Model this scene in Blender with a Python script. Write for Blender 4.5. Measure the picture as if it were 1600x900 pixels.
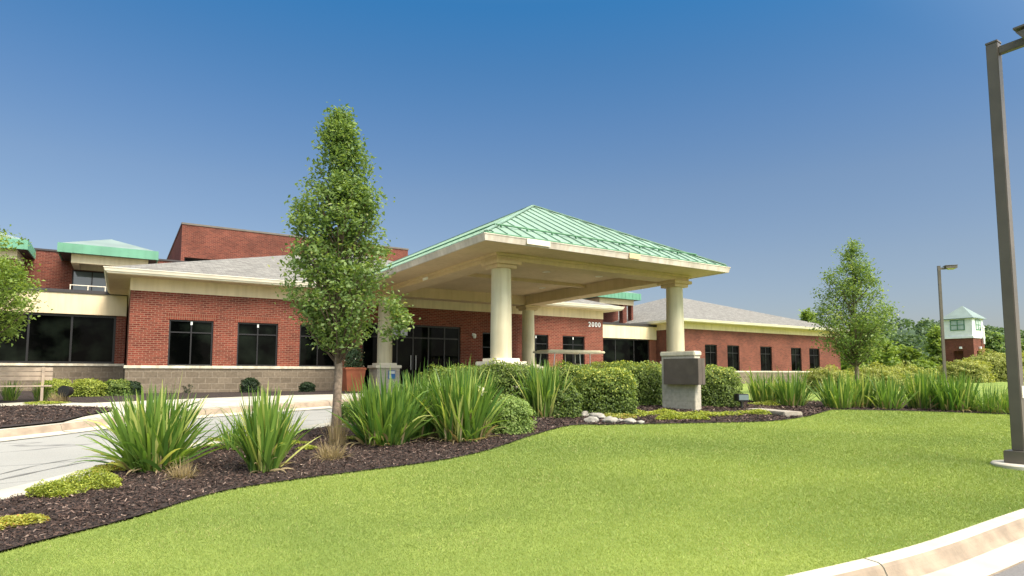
import bpy, bmesh, math, random
import numpy as np
from math import sin, cos, tan, atan, pi, radians, sqrt, hypot
from mathutils import Vector, Matrix, Euler
from mathutils.geometry import delaunay_2d_cdt

for o in list(bpy.data.objects): bpy.data.objects.remove(o)
SC = bpy.context.scene
COL = SC.collection
random.seed(7); RNG = np.random.default_rng(7)

# ------------------------------------------------------------------ camera
EYE = 1.55
AZ = radians(57.5)                       # angle from the long walls' direction (world X) to the view direction
PITCH = atan((584-506)/960.0)
CF = Vector((cos(AZ), sin(AZ), 0)); CR = Vector((sin(AZ), -cos(AZ), 0))
cam = bpy.data.cameras.new('camera'); camo = bpy.data.objects.new('camera', cam); COL.objects.link(camo)
cam.sensor_width = 36; cam.sensor_fit = 'HORIZONTAL'; cam.lens = 960/1600*36
cam.shift_y = (506-450)/1600.0; cam.clip_end = 8000; cam.clip_start = 0.05
camo.location = (0, 0, EYE)
camo.rotation_euler = Vector((CF.x*cos(PITCH), CF.y*cos(PITCH), sin(PITCH))).to_track_quat('-Z', 'Y').to_euler()
SC.camera = camo

# ------------------------------------------------------------------ world, sun, exposure
SUN_EL = radians(50); GLOW = 8.0
SUN_DIR = (CR*0.72 - CF*0.70); SUN_DIR.normalize()      # where the sun stands, on the ground plan: right of and a little behind the camera
w = bpy.data.worlds.new('World'); SC.world = w; w.use_nodes = True
nt = w.node_tree; nt.nodes.clear()
out = nt.nodes.new('ShaderNodeOutputWorld'); bg = nt.nodes.new('ShaderNodeBackground')
sky = nt.nodes.new('ShaderNodeTexSky'); sky.sky_type = 'NISHITA'; sky.sun_disc = False
sky.sun_elevation = SUN_EL; sky.sun_rotation = math.atan2(SUN_DIR.x, SUN_DIR.y)
sky.air_density = 1.0; sky.dust_density = 1.2; sky.ozone_density = 2.5
tint = nt.nodes.new('ShaderNodeMix'); tint.data_type = 'RGBA'; tint.blend_type = 'MULTIPLY'; tint.inputs[0].default_value = 1
# a bluer, deeper top and a lilac haze near the horizon, by direction only; zenith above the view brightened as added fill
tc = nt.nodes.new('ShaderNodeTexCoord'); sep = nt.nodes.new('ShaderNodeSeparateXYZ'); ramp = nt.nodes.new('ShaderNodeValToRGB')
nt.links.new(tc.outputs['Generated'], sep.inputs[0]); nt.links.new(sep.outputs['Z'], ramp.inputs[0])
cr = ramp.color_ramp; cr.elements[0].position = 0.0; cr.elements[0].color = (.42, .385, .40, 1)
cr.elements[1].position = 0.80; cr.elements[1].color = (3.0, 2.1, 1.25, 1)
for p_, c_ in ((.073, (.43, .39, .395, 1)), (.17, (.45, .42, .41, 1)), (.283, (.43, .445, .452, 1)), (.374, (.34, .445, .505, 1)), (.455, (.245, .445, .545, 1)), (.53, (.156, .458, .602, 1)), (.60, (.28, .55, .65, 1))):
    e_ = cr.elements.new(p_); e_.color = c_
nt.links.new(sky.outputs[0], tint.inputs[6]); nt.links.new(ramp.outputs[0], tint.inputs[7])
# wide pale haze glow round the sun, added out of view to light front walls
dt = nt.nodes.new('ShaderNodeVectorMath'); dt.operation = 'DOT_PRODUCT'; dt.inputs[1].default_value = (SUN_DIR.x*cos(SUN_EL), SUN_DIR.y*cos(SUN_EL), sin(SUN_EL))
nt.links.new(tc.outputs['Generated'], dt.inputs[0])
mr = nt.nodes.new('ShaderNodeMapRange'); mr.inputs['From Min'].default_value = .22; mr.inputs['From Max'].default_value = 1.0; nt.links.new(dt.outputs['Value'], mr.inputs['Value'])
pw = nt.nodes.new('ShaderNodeMath'); pw.operation = 'POWER'; pw.inputs[1].default_value = 1.6; nt.links.new(mr.outputs[0], pw.inputs[0])
gl = nt.nodes.new('ShaderNodeMix'); gl.data_type = 'RGBA'; gl.blend_type = 'ADD'; gl.inputs[7].default_value = (GLOW*1.0, GLOW*.95, GLOW*.84, 1)
nt.links.new(pw.outputs[0], gl.inputs[0]); nt.links.new(tint.outputs[2], gl.inputs[6])
nt.links.new(gl.outputs[2], bg.inputs[0]); nt.links.new(bg.outputs[0], out.inputs[0])
bg.inputs[1].default_value = 0.13
sl = bpy.data.lights.new('sun', 'SUN'); sl.energy = 2.2; sl.angle = radians(28); sl.color = (1, .95, .86)
slo = bpy.data.objects.new('sun', sl); COL.objects.link(slo)
slo.rotation_euler = Vector((-SUN_DIR.x*cos(SUN_EL), -SUN_DIR.y*cos(SUN_EL), -sin(SUN_EL))).to_track_quat('-Z', 'Y').to_euler()
SC.view_settings.view_transform = 'Standard'; SC.view_settings.look = 'None'
SC.view_settings.gamma = 1; SC.view_settings.exposure = 1.10
SC.cycles.max_bounces = 8; SC.cycles.diffuse_bounces = 4; SC.cycles.glossy_bounces = 3
SC.cycles.transmission_bounces = 4; SC.cycles.transparent_max_bounces = 8
SC.cycles.use_denoising = True; SC.cycles.sample_clamp_indirect = 6

# ------------------------------------------------------------------ ground heights and pixel rays (used only to find real places)
def ground_z(x, y):
    Z = x*CF.x + y*CF.y
    s = .052*Z; m = .91; k = .08
    h = max(k-abs(s-m), 0)/k
    return min(s, m) - h*h*k/4
def ground_np(x, y):
    Z = x*CF.x + y*CF.y
    s = .052*Z; m = .91; k = .08
    h = np.maximum(k-np.abs(s-m), 0)/k
    return np.minimum(s, m) - h*h*k/4
def px_at(px, Z):
    X = (px-800)/960.0*Z*1.0
    return (X*CR.x+Z*CF.x, X*CR.y+Z*CF.y)
def on_ground(px, py):
    r = CF*cos(PITCH) + Vector((0, 0, sin(PITCH))); up = CR.cross(r)
    d = r*960 + CR*(px-800) - up*(py-506)
    d = d/d.dot(CF); lo, hi = .5, 200
    for _ in range(45):
        m = (lo+hi)/2
        if EYE+d.z*m > ground_z(d.x*m, d.y*m): lo = m
        else: hi = m
    return (d.x*lo, d.y*lo)

# ------------------------------------------------------------------ tags
def tag(o, label=None, cat=None, group=None, kind=None):
    if label: o['label'] = label
    if cat: o['category'] = cat
    if group: o['group'] = group
    if kind: o['kind'] = kind
    return o
def empty(name, loc=(0, 0, 0), rz=0, label=None, cat=None, group=None):
    o = bpy.data.objects.new(name, None); COL.objects.link(o); o.location = loc; o.rotation_euler = (0, 0, rz)
    o.empty_display_size = .2
    return tag(o, label, cat, group)

# ------------------------------------------------------------------ materials
MATS = {}
def newmat(name):
    m = bpy.data.materials.new(name); m.use_nodes = True; t = m.node_tree
    return m, t, t.nodes['Principled BSDF']
def N(t, kind, **kw):
    n = t.nodes.new(kind)
    for k, v in kw.items(): setattr(n, k, v)
    return n
def noise_mix(t, c1, c2, scale, detail=4, lo=.35, hi=.65, coord='Object', vec=None):
    n = N(t, 'ShaderNodeTexNoise'); n.inputs['Scale'].default_value = scale; n.inputs['Detail'].default_value = detail
    if vec is None:
        c = N(t, 'ShaderNodeTexCoord'); vec = c.outputs[coord]
    t.links.new(vec, n.inputs['Vector'])
    r = N(t, 'ShaderNodeValToRGB'); r.color_ramp.elements[0].position = lo; r.color_ramp.elements[1].position = hi
    r.color_ramp.elements[0].color = (*c1, 1); r.color_ramp.elements[1].color = (*c2, 1)
    t.links.new(n.outputs['Fac'], r.inputs[0])
    return r.outputs[0], n
def mul(t, a, b, f=1.0, blend='MULTIPLY'):
    m = N(t, 'ShaderNodeMix', data_type='RGBA', blend_type=blend); m.inputs[0].default_value = f
    t.links.new(a, m.inputs[6]); t.links.new(b, m.inputs[7]); return m.outputs[2]
def bump(t, b, hsock, strength=.3, dist=.01):
    n = N(t, 'ShaderNodeBump'); n.inputs['Strength'].default_value = strength; n.inputs['Distance'].default_value = dist
    t.links.new(hsock, n.inputs['Height']); t.links.new(n.outputs[0], b.inputs['Normal'])
def plain(name, c, rough=.6, metal=0, var=.12, scale=3, bmp=0, bscale=60, spec=.5, streak=0):
    m, t, b = newmat(name)
    c1 = tuple(max(x*(1-var), 0) for x in c); c2 = tuple(min(x*(1+var), 1) for x in c)
    s, _ = noise_mix(t, c1, c2, scale)
    t.links.new(s, b.inputs['Base Color']); b.inputs['Roughness'].default_value = rough; b.inputs['Metallic'].default_value = metal
    b.inputs['Specular IOR Level'].default_value = spec
    if streak:
        tcn = N(t, 'ShaderNodeTexCoord'); mp = N(t, 'ShaderNodeMapping'); mp.inputs['Scale'].default_value = (5, 5, .45); t.links.new(tcn.outputs['Object'], mp.inputs[0])
        st, _ = noise_mix(t, (1-streak, 1-streak*1.15, 1-streak*1.4), (1, 1, 1), 1.4, 5, .36, .56, vec=mp.outputs[0])
        t.links.new(mul(t, s, st), b.inputs['Base Color'])
    if bmp:
        _, n2 = noise_mix(t, c1, c2, bscale, 6)
        bump(t, b, n2.outputs['Fac'], bmp, .01)
    MATS[name] = m; return m
def wallvec(t, sx=1, sz=1, ox=0, oz=0):
    """(x+y, z) in object space: runs along any wall that is square to the axes"""
    c = N(t, 'ShaderNodeTexCoord'); s = N(t, 'ShaderNodeSeparateXYZ'); t.links.new(c.outputs['Object'], s.inputs[0])
    a = N(t, 'ShaderNodeMath', operation='ADD'); t.links.new(s.outputs[0], a.inputs[0]); t.links.new(s.outputs[1], a.inputs[1])
    k = N(t, 'ShaderNodeCombineXYZ'); t.links.new(a.outputs[0], k.inputs[0]); t.links.new(s.outputs[2], k.inputs[1])
    return k.outputs[0], c
def bricks(name, c1, c2, mortar, bw, bh, ms, rough=.85, soldier=False, bmp=.5, stain=.25, off=.5):
    m, t, b = newmat(name)
    v, c = wallvec(t)
    if soldier:
        mp = N(t, 'ShaderNodeMapping'); mp.inputs['Rotation'].default_value = (0, 0, pi/2); t.links.new(v, mp.inputs[0]); v = mp.outputs[0]
    bt = N(t, 'ShaderNodeTexBrick'); bt.offset = 0 if soldier else off
    bt.inputs['Color1'].default_value = (*c1, 1); bt.inputs['Color2'].default_value = (*c2, 1); bt.inputs['Mortar'].default_value = (*mortar, 1)
    bt.inputs['Scale'].default_value = 1; bt.inputs['Mortar Size'].default_value = ms
    bt.inputs['Brick Width'].default_value = bw; bt.inputs['Row Height'].default_value = bh; bt.inputs['Bias'].default_value = 0
    t.links.new(v, bt.inputs['Vector'])
    s, _ = noise_mix(t, (1-stain,)*3, (1, 1, 1), .9, 5, .3, .7, vec=c.outputs['Object'])
    s2, n2 = noise_mix(t, (.8, .8, .8), (1.1, 1.1, 1.1), 14, 4, .3, .7, vec=c.outputs['Object'])
    col = mul(t, mul(t, bt.outputs['Color'], s), s2)
    t.links.new(col, b.inputs['Base Color']); b.inputs['Roughness'].default_value = rough; b.inputs['Specular IOR Level'].default_value = .25
    inv = N(t, 'ShaderNodeMath', operation='SUBTRACT'); inv.inputs[0].default_value = 1; t.links.new(bt.outputs['Fac'], inv.inputs[1])
    bump(t, b, inv.outputs[0], bmp, .006)
    MATS[name] = m; return m
bricks('brick', (.135, .027, .017), (.245, .056, .034), (.30, .165, .11), .203, .0677, .0095)
bricks('soldier', (.16, .033, .02), (.24, .054, .032), (.25, .135, .085), .203, .0677, .0095, soldier=True)
bricks('brick_far', (.12, .032, .023), (.22, .060, .039), (.26, .135, .095), .203, .0677, .008, stain=.38)
bricks('block', (.17, .138, .098), (.23, .188, .135), (.28, .235, .175), .406, .203, .012, bmp=.8)
bricks('pier_stone', (.54, .50, .40), (.58, .54, .43), (.48, .45, .36), .406, .203, .006, bmp=.2)
plain('sill', (.62, .58, .46), .8, streak=.2, var=.15, bmp=.2)
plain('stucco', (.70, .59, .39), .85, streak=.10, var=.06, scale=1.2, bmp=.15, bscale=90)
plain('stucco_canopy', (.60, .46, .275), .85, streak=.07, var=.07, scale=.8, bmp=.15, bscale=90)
plain('column_paint', (.60, .55, .38), .75, streak=.14, var=.06, scale=1.5, bmp=.2, bscale=50)
plain('fascia_white', (.76, .70, .56), .5, var=.08, scale=1.5)
plain('gutter', (.60, .54, .46), .45, streak=.14, var=.14, scale=2.0)
plain('dark_trim', (.035, .03, .03), .5)
plain('frame', (.009, .008, .009), .4)
plain('concrete', (.47, .445, .36), .85, var=.13, scale=2.5, bmp=.25, bscale=40)
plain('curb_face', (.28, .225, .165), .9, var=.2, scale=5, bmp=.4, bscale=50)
plain('lamp_metal', (.13, .112, .09), .45, var=.1, metal=.1)
plain('sign_bronze', (.10, .08, .065), .55, var=.12, scale=5)
plain('black_metal', (.012, .012, .012), .5)
plain('lens', (.5, .5, .28), .3)
plain('white_paint', (.8, .82, .8), .5, var=.05)
plain('terracotta', (.42, .13, .06), .7, var=.12)
plain('bark', (.20, .15, .11), .95, var=.35, scale=18, bmp=.8, bscale=30)
plain('twig', (.12, .085, .06), .95, var=.3, scale=18)
plain('rock', (.27, .26, .225), .85, var=.2, scale=6, bmp=.4, bscale=20)
plain('bench_slat', (.36, .29, .22), .8, var=.2, scale=5)
plain('cart_roof', (.85, .78, .58), .5)
plain('cart_body', (.55, .50, .36), .4)
plain('seat_vinyl', (.5, .42, .28), .6)
plain('steel', (.6, .6, .58), .35, metal=.6)
plain('rubber', (.02, .02, .02), .9)
plain('sign_blue', (.02, .16, .42), .5)
plain('paper', (.75, .77, .72), .6)
plain('interior', (.03, .028, .025), .9)
plain('curtain', (.10, .11, .10), .9)
plain('flagstone', (.30, .27, .22), .85, var=.2, scale=6, bmp=.4)
plain('soil', (.05, .035, .025), .95, var=.3, scale=20)

def glass_mat():
    m, t, b = newmat('window_glass')
    s, _ = noise_mix(t, (.001, .0012, .0012), (.009, .013, .009), 1.3, 5, .45, .75)
    t.links.new(s, b.inputs['Base Color']); b.inputs['Roughness'].default_value = .03; b.inputs['Specular IOR Level'].default_value = .04
    MATS['glass'] = m
glass_mat()
def glass2():
    m, t, b = newmat('pale_glass')
    b.inputs['Base Color'].default_value = (.12, .16, .18, 1); b.inputs['Roughness'].default_value = .05; b.inputs['Specular IOR Level'].default_value = 1
    MATS['pale_glass'] = m
glass2()
def shingle_mat():
    m, t, b = newmat('shingles')
    c = N(t, 'ShaderNodeTexCoord')
    bt = N(t, 'ShaderNodeTexBrick'); bt.inputs['Scale'].default_value = 1
    bt.inputs['Brick Width'].default_value = .3; bt.inputs['Row Height'].default_value = .14; bt.inputs['Mortar Size'].default_value = .008
    bt.inputs['Color1'].default_value = (.19, .187, .172, 1); bt.inputs['Color2'].default_value = (.265, .262, .24, 1); bt.inputs['Mortar'].default_value = (.145, .14, .13, 1)
    bt.inputs['Bias'].default_value = 0
    t.links.new(c.outputs['Object'], bt.inputs['Vector'])
    s, _ = noise_mix(t, (.72, .72, .72), (1.12, 1.12, 1.12), 5, 6, .3, .7, vec=c.outputs['Object'])
    s3, n3 = noise_mix(t, (.75, .75, .75), (1.15, 1.15, 1.15), 40, 3, .3, .7, vec=c.outputs['Object'])
    t.links.new(mul(t, mul(t, bt.outputs['Color'], s), s3), b.inputs['Base Color'])
    b.inputs['Roughness'].default_value = .9; b.inputs['Specular IOR Level'].default_value = .2
    bump(t, b, n3.outputs['Fac'], .4, .01)
    MATS['shingles'] = m
shingle_mat()
def metal_green(name, c, var=.1):
    m, t, b = newmat(name)
    s, _ = noise_mix(t, tuple(x*(1-var) for x in c), tuple(min(1, x*(1+var)) for x in c), 1.2, 5)
    t.links.new(s, b.inputs['Base Color']); b.inputs['Roughness'].default_value = .5; b.inputs['Metallic'].default_value = .05
    MATS[name] = m
metal_green('green_metal', (.215, .33, .25)); metal_green('green_fascia', (.11, .29, .19)); metal_green('green_dark', (.07, .20, .10))
metal_green('pale_green_metal', (.20, .265, .245))

plain('frosted', (.42, .50, .46), .3)
def leaf_mat(name, c1, c2, c3=None, trans=.35, rough=.55):
    """leaf colour varies from leaf to leaf with the point attribute 'tint'"""
    m = bpy.data.materials.new(name); m.use_nodes = True; t = m.node_tree; t.nodes.clear()
    o = N(t, 'ShaderNodeOutputMaterial'); a = N(t, 'ShaderNodeAttribute'); a.attribute_name = 'tint'
    r = N(t, 'ShaderNodeValToRGB'); r.color_ramp.elements[0].color = (*c1, 1); r.color_ramp.elements[1].color = (*c2, 1)
    if c3: e = r.color_ramp.elements.new(.9); e.color = (*c2, 1); r.color_ramp.elements[2].color = (*c3, 1)
    t.links.new(a.outputs['Fac'], r.inputs[0])
    p = N(t, 'ShaderNodeBsdfPrincipled'); p.inputs['Roughness'].default_value = rough; p.inputs['Specular IOR Level'].default_value = .35
    t.links.new(r.outputs[0], p.inputs['Base Color'])
    tr = N(t, 'ShaderNodeBsdfTranslucent'); g = N(t, 'ShaderNodeMix', data_type='RGBA', blend_type='MULTIPLY'); g.inputs[0].default_value = 1
    t.links.new(r.outputs[0], g.inputs[6]); g.inputs[7].default_value = (1.5, 1.45, .7, 1); t.links.new(g.outputs[2], tr.inputs[0])
    mx = N(t, 'ShaderNodeMixShader'); mx.inputs[0].default_value = trans
    t.links.new(p.outputs[0], mx.inputs[1]); t.links.new(tr.outputs[0], mx.inputs[2]); t.links.new(mx.outputs[0], o.inputs[0])
    MATS[name] = m
leaf_mat('leaf_tree', (.08, .155, .05), (.23, .32, .105), (.38, .42, .18), trans=.42)
leaf_mat('leaf_tree_light', (.12, .20, .04), (.28, .38, .09), (.38, .44, .12), trans=.4)
leaf_mat('leaf_tree_dark', (.065, .12, .06), (.12, .19, .09))
plain('forest_floor', (.035, .07, .03), .95)
leaf_mat('leaf_lily', (.055, .14, .03), (.23, .35, .07), (.55, .58, .20), trans=.4, rough=.4)
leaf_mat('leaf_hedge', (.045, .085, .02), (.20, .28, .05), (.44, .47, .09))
leaf_mat('leaf_variegated', (.12, .20, .04), (.30, .40, .12), (.55, .60, .32))
leaf_mat('leaf_yew', (.012, .03, .012), (.03, .06, .02))
leaf_mat('leaf_chartreuse', (.14, .20, .03), (.40, .45, .08), (.48, .50, .12))
leaf_mat('leaf_sedum', (.25, .28, .05), (.45, .44, .09), (.50, .22, .08))
leaf_mat('leaf_dry', (.22, .17, .09), (.42, .34, .20))
leaf_mat('leaf_rust', (.22, .26, .06), (.42, .44, .12), (.50, .24, .10))
leaf_mat('petal', (.7, .7, .55), (.8, .8, .66))
leaf_mat('grass_blade', (.165, .235, .058), (.315, .385, .098), (.48, .44, .22), trans=.3, rough=.6)
leaf_mat('bark_chip', (.016, .010, .008), (.11, .07, .055), (.34, .26, .21), trans=.0, rough=.9)

def lawn_mat():
    m, t, b = newmat('lawn_turf')
    c = N(t, 'ShaderNodeTexCoord')
    a, _ = noise_mix(t, (.16, .235, .06), (.29, .36, .10), .55, 5, .35, .68, vec=c.outputs['Object'])
    mp = N(t, 'ShaderNodeMapping'); mp.inputs['Scale'].default_value = (1, 3.2, 1); mp.inputs['Rotation'].default_value = (0, 0, -.4)
    t.links.new(c.outputs['Object'], mp.inputs[0])
    s, _ = noise_mix(t, (.74, .80, .70), (1.1, 1.08, 1.0), .8, 4, .3, .7, vec=mp.outputs[0])
    f, n = noise_mix(t, (.8, .82, .75), (1.12, 1.1, 1.05), 45, 5, .3, .7, vec=c.outputs['Object'])
    t.links.new(mul(t, mul(t, a, s), f), b.inputs['Base Color']); b.inputs['Roughness'].default_value = .9; b.inputs['Specular IOR Level'].default_value = .15
    bump(t, b, n.outputs['Fac'], .8, .02)
    MATS['lawn'] = m
lawn_mat()
def asphalt_mat(name, c, v):
    m, t, b = newmat(name)
    c0 = N(t, 'ShaderNodeTexCoord')
    a, _ = noise_mix(t, tuple(x*(1-v) for x in c), tuple(x*(1+v) for x in c), .5, 5, vec=c0.outputs['Object'])
    f, n = noise_mix(t, (.8, .8, .8), (1.15, 1.15, 1.15), 90, 4, .3, .7, vec=c0.outputs['Object'])
    # long wandering tar cracks
    mp = N(t, 'ShaderNodeMapping'); mp.inputs['Scale'].default_value = (.35, 1.5, 1); mp.inputs['Rotation'].default_value = (0, 0, -.45)
    t.links.new(c0.outputs['Object'], mp.inputs[0])
    cn = N(t, 'ShaderNodeTexNoise'); cn.inputs['Scale'].default_value = .55; cn.inputs['Detail'].default_value = 3; t.links.new(mp.outputs[0], cn.inputs['Vector'])
    r = N(t, 'ShaderNodeValToRGB'); r.color_ramp.elements[0].position = .485; r.color_ramp.elements[0].color = (1, 1, 1, 1)
    r.color_ramp.elements[1].position = .515; r.color_ramp.elements[1].color = (1, 1, 1, 1)
    e = r.color_ramp.elements.new(.5); e.color = (.5, .5, .52, 1)
    t.links.new(cn.outputs['Fac'], r.inputs[0])
    t.links.new(mul(t, mul(t, a, f), r.outputs[0]), b.inputs['Base Color']); b.inputs['Roughness'].default_value = .85
    bump(t, b, n.outputs['Fac'], .3, .005)
    MATS[name] = m
asphalt_mat('drive_asphalt', (.29, .295, .275), .06); asphalt_mat('street_asphalt', (.16, .155, .15), .15)
def mulch_mat():
    m, t, b = newmat('mulch')
    c = N(t, 'ShaderNodeTexCoord')
    v = N(t, 'ShaderNodeTexVoronoi'); v.inputs['Scale'].default_value = 35; t.links.new(c.outputs['Object'], v.inputs['Vector'])
    r = N(t, 'ShaderNodeValToRGB'); r.color_ramp.elements[0].color = (.010, .007, .006, 1); r.color_ramp.elements[1].color = (.06, .04, .032, 1)
    t.links.new(v.outputs['Color'], r.inputs[0]); t.links.new(r.outputs[0], b.inputs['Base Color']); b.inputs['Roughness'].default_value = .95
    bump(t, b, v.outputs['Distance'], .9, .03); MATS['mulch'] = m
mulch_mat()

# ------------------------------------------------------------------ mesh building
class MB:
    def __init__(s): s.v = []; s.f = []; s.sm = []
    def face(s, pts, smooth=False):
        i = len(s.v); s.v += [tuple(p) for p in pts]; s.f.append(tuple(range(i, i+len(pts)))); s.sm.append(smooth)
    def mesh(s, vs, fs, smooth=False):
        i = len(s.v); s.v += [tuple(p) for p in vs]
        for f in fs: s.f.append(tuple(i+k for k in f)); s.sm.append(smooth)
    def box(s, x0, x1, y0, y1, z0, z1, rz=0, c=None, bev=0):
        if bev:
            vs, fs = _bevbox(x1-x0, y1-y0, z1-z0, bev)
            vs = [(a+(x0+x1)/2, b+(y0+y1)/2, d+(z0+z1)/2) for a, b, d in vs]
        else:
            vs = [(x0, y0, z0), (x1, y0, z0), (x1, y1, z0), (x0, y1, z0), (x0, y0, z1), (x1, y0, z1), (x1, y1, z1), (x0, y1, z1)]
            fs = [(0, 3, 2, 1), (4, 5, 6, 7), (0, 1, 5, 4), (1, 2, 6, 5), (2, 3, 7, 6), (3, 0, 4, 7)]
        if rz:
            cx, cy = c or ((x0+x1)/2, (y0+y1)/2); ca, sa = cos(rz), sin(rz)
            vs = [(cx+(a-cx)*ca-(b-cy)*sa, cy+(a-cx)*sa+(b-cy)*ca, d) for a, b, d in vs]
        s.mesh(vs, fs)
    def tube(s, pts, rad, n=8, cap=True, smooth=True):
        pts = [Vector(p) for p in pts]; rings = []
        for i, p in enumerate(pts):
            d = (pts[min(i+1, len(pts)-1)]-pts[max(i-1, 0)]).normalized()
            a = d.orthogonal() if abs(d.z) < .9 else Vector((1, 0, 0)).cross(d)
            a = (Vector((0, 0, 1)).cross(d) if abs(d.z) < .9 else Vector((1, 0, 0)).cross(d)).normalized(); b = d.cross(a)
            r = rad[i] if hasattr(rad, '__len__') else rad
            rings.append([p+a*(r*cos(2*pi*k/n))+b*(r*sin(2*pi*k/n)) for k in range(n)])
        vs = [q for r_ in rings for q in r_]; fs = []
        for i in range(len(pts)-1):
            for k in range(n): fs.append((i*n+k, i*n+(k+1) % n, (i+1)*n+(k+1) % n, (i+1)*n+k))
        if cap: fs.append(tuple(range(n))[::-1]); fs.append(tuple((len(pts)-1)*n+k for k in range(n)))
        s.mesh(vs, fs, smooth)
    def lathe(s, cx, cy, prof, n=32, smooth=True):
        vs = []; fs = []
        for r, z in prof:
            for k in range(n): vs.append((cx+r*cos(2*pi*k/n), cy+r*sin(2*pi*k/n), z))
        for i in range(len(prof)-1):
            for k in range(n): fs.append((i*n+k, i*n+(k+1) % n, (i+1)*n+(k+1) % n, (i+1)*n+k))
        fs.append(tuple((len(prof)-1)*n+k for k in range(n)))
        s.mesh(vs, fs, smooth)
    def build(s, name, mat, parent=None, bevel=0, kind=None):
        me = bpy.data.meshes.new(name); me.from_pydata(s.v, [], s.f); me.polygons.foreach_set('use_smooth', s.sm)
        me.materials.append(MATS[mat] if isinstance(mat, str) else mat); me.update()
        o = bpy.data.objects.new(name, me); COL.objects.link(o)
        if parent: o.parent = parent
        if kind: o['kind'] = kind
        if any(s.sm):
            try: me.set_sharp_from_angle(angle=radians(40))
            except Exception: pass
        if bevel:
            bv = o.modifiers.new('bevel', 'BEVEL'); bv.width = bevel; bv.segments = 2; bv.limit_method = 'ANGLE'
        return o
def _bevbox(lx, ly, lz, b):
    bm = bmesh.new(); bmesh.ops.create_cube(bm, size=1)
    for v in bm.verts: v.co = Vector((v.co.x*lx, v.co.y*ly, v.co.z*lz))
    bmesh.ops.bevel(bm, geom=bm.edges[:], offset=b, segments=2, affect='EDGES')
    bm.verts.index_update(); vs = [tuple(v.co) for v in bm.verts]; fs = [tuple(v.index for v in f.verts) for f in bm.faces]; bm.free()
    return vs, fs
def fast_mesh(name, verts, quads, mat, parent=None, tint=None, smooth=False, k=4):
    me = bpy.data.meshes.new(name); nv = len(verts); nf = len(quads)
    me.vertices.add(nv); me.vertices.foreach_set('co', verts.astype(np.float32).ravel())
    me.loops.add(nf*k); me.loops.foreach_set('vertex_index', quads.astype(np.int32).ravel())
    me.polygons.add(nf); me.polygons.foreach_set('loop_start', np.arange(0, nf*k, k, dtype=np.int32))
    try: me.polygons.foreach_set('loop_total', np.full(nf, k, dtype=np.int32))
    except Exception: pass
    if smooth: me.polygons.foreach_set('use_smooth', np.ones(nf, dtype=bool))
    if tint is not None:
        a = me.attributes.new('tint', 'FLOAT', 'POINT'); a.data.foreach_set('value', tint.astype(np.float32))
    me.update(calc_edges=True); me.validate()
    me.materials.append(MATS[mat])
    o = bpy.data.objects.new(name, me); COL.objects.link(o)
    if parent: o.parent = parent
    return o
def spline(pts, n=8, closed=False):
    P = [Vector(p) for p in pts]; outp = []
    m = len(P)
    rng_ = range(m if closed else m-1)
    for i in rng_:
        p0 = P[(i-1) % m] if closed or i > 0 else P[0]*2-P[1]
        p1 = P[i]; p2 = P[(i+1) % m]; p3 = P[(i+2) % m] if closed or i+2 < m else P[-1]*2-P[-2]
        for j in range(n):
            t = j/n; outp.append(.5*((2*p1)+(p2-p0)*t+(2*p0-5*p1+4*p2-p3)*t*t+(3*p1-p0-3*p2+p3)*t**3))
    if not closed: outp.append(P[-1])
    return outp
def in_poly(x, y, poly):
    px = np.array([p[0] for p in poly]); py = np.array([p[1] for p in poly]); ins = np.zeros(len(x), bool); j = len(px)-1
    for i in range(len(px)):
        c = ((py[i] > y) != (py[j] > y)) & (x < (px[j]-px[i])*(y-py[i])/((py[j]-py[i]) or 1e-9)+px[i]); ins ^= c; j = i
    return ins
def drape(name, poly, mat, off=0., step=.6, hfun=None, kind='structure', holes=()):
    """a sheet over the polygon that follows the ground, finely divided"""
    poly = [(p[0], p[1]) for p in poly]
    xs = [p[0] for p in poly]; ys = [p[1] for p in poly]
    gx, gy = np.meshgrid(np.arange(min(xs)+step/2, max(xs), step), np.arange(min(ys)+step/2, max(ys), step)); gx = gx.ravel(); gy = gy.ravel()
    ins = in_poly(gx, gy, poly)
    vs = [Vector(p) for p in poly]; n = len(poly); fc = [list(range(n))]
    vs += [Vector((a, b)) for a, b in zip(gx[ins], gy[ins])]
    r = delaunay_2d_cdt(vs, [], fc, 1, 1e-5)
    h = hfun or ground_z
    mb = MB(); mb.mesh([(p.x, p.y, h(p.x, p.y)+off) for p in r[0]], [tuple(f) for f in r[2]], True)
    o = mb.build(name, mat); tag(o, kind=kind); 
    bm = bmesh.new(); bm.from_mesh(o.data); bmesh.ops.recalc_face_normals(bm, faces=bm.faces)
    if sum(f.normal.z for f in bm.faces) < 0: bmesh.ops.reverse_faces(bm, faces=bm.faces)
    bm.to_mesh(o.data); bm.free()
    return o
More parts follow.
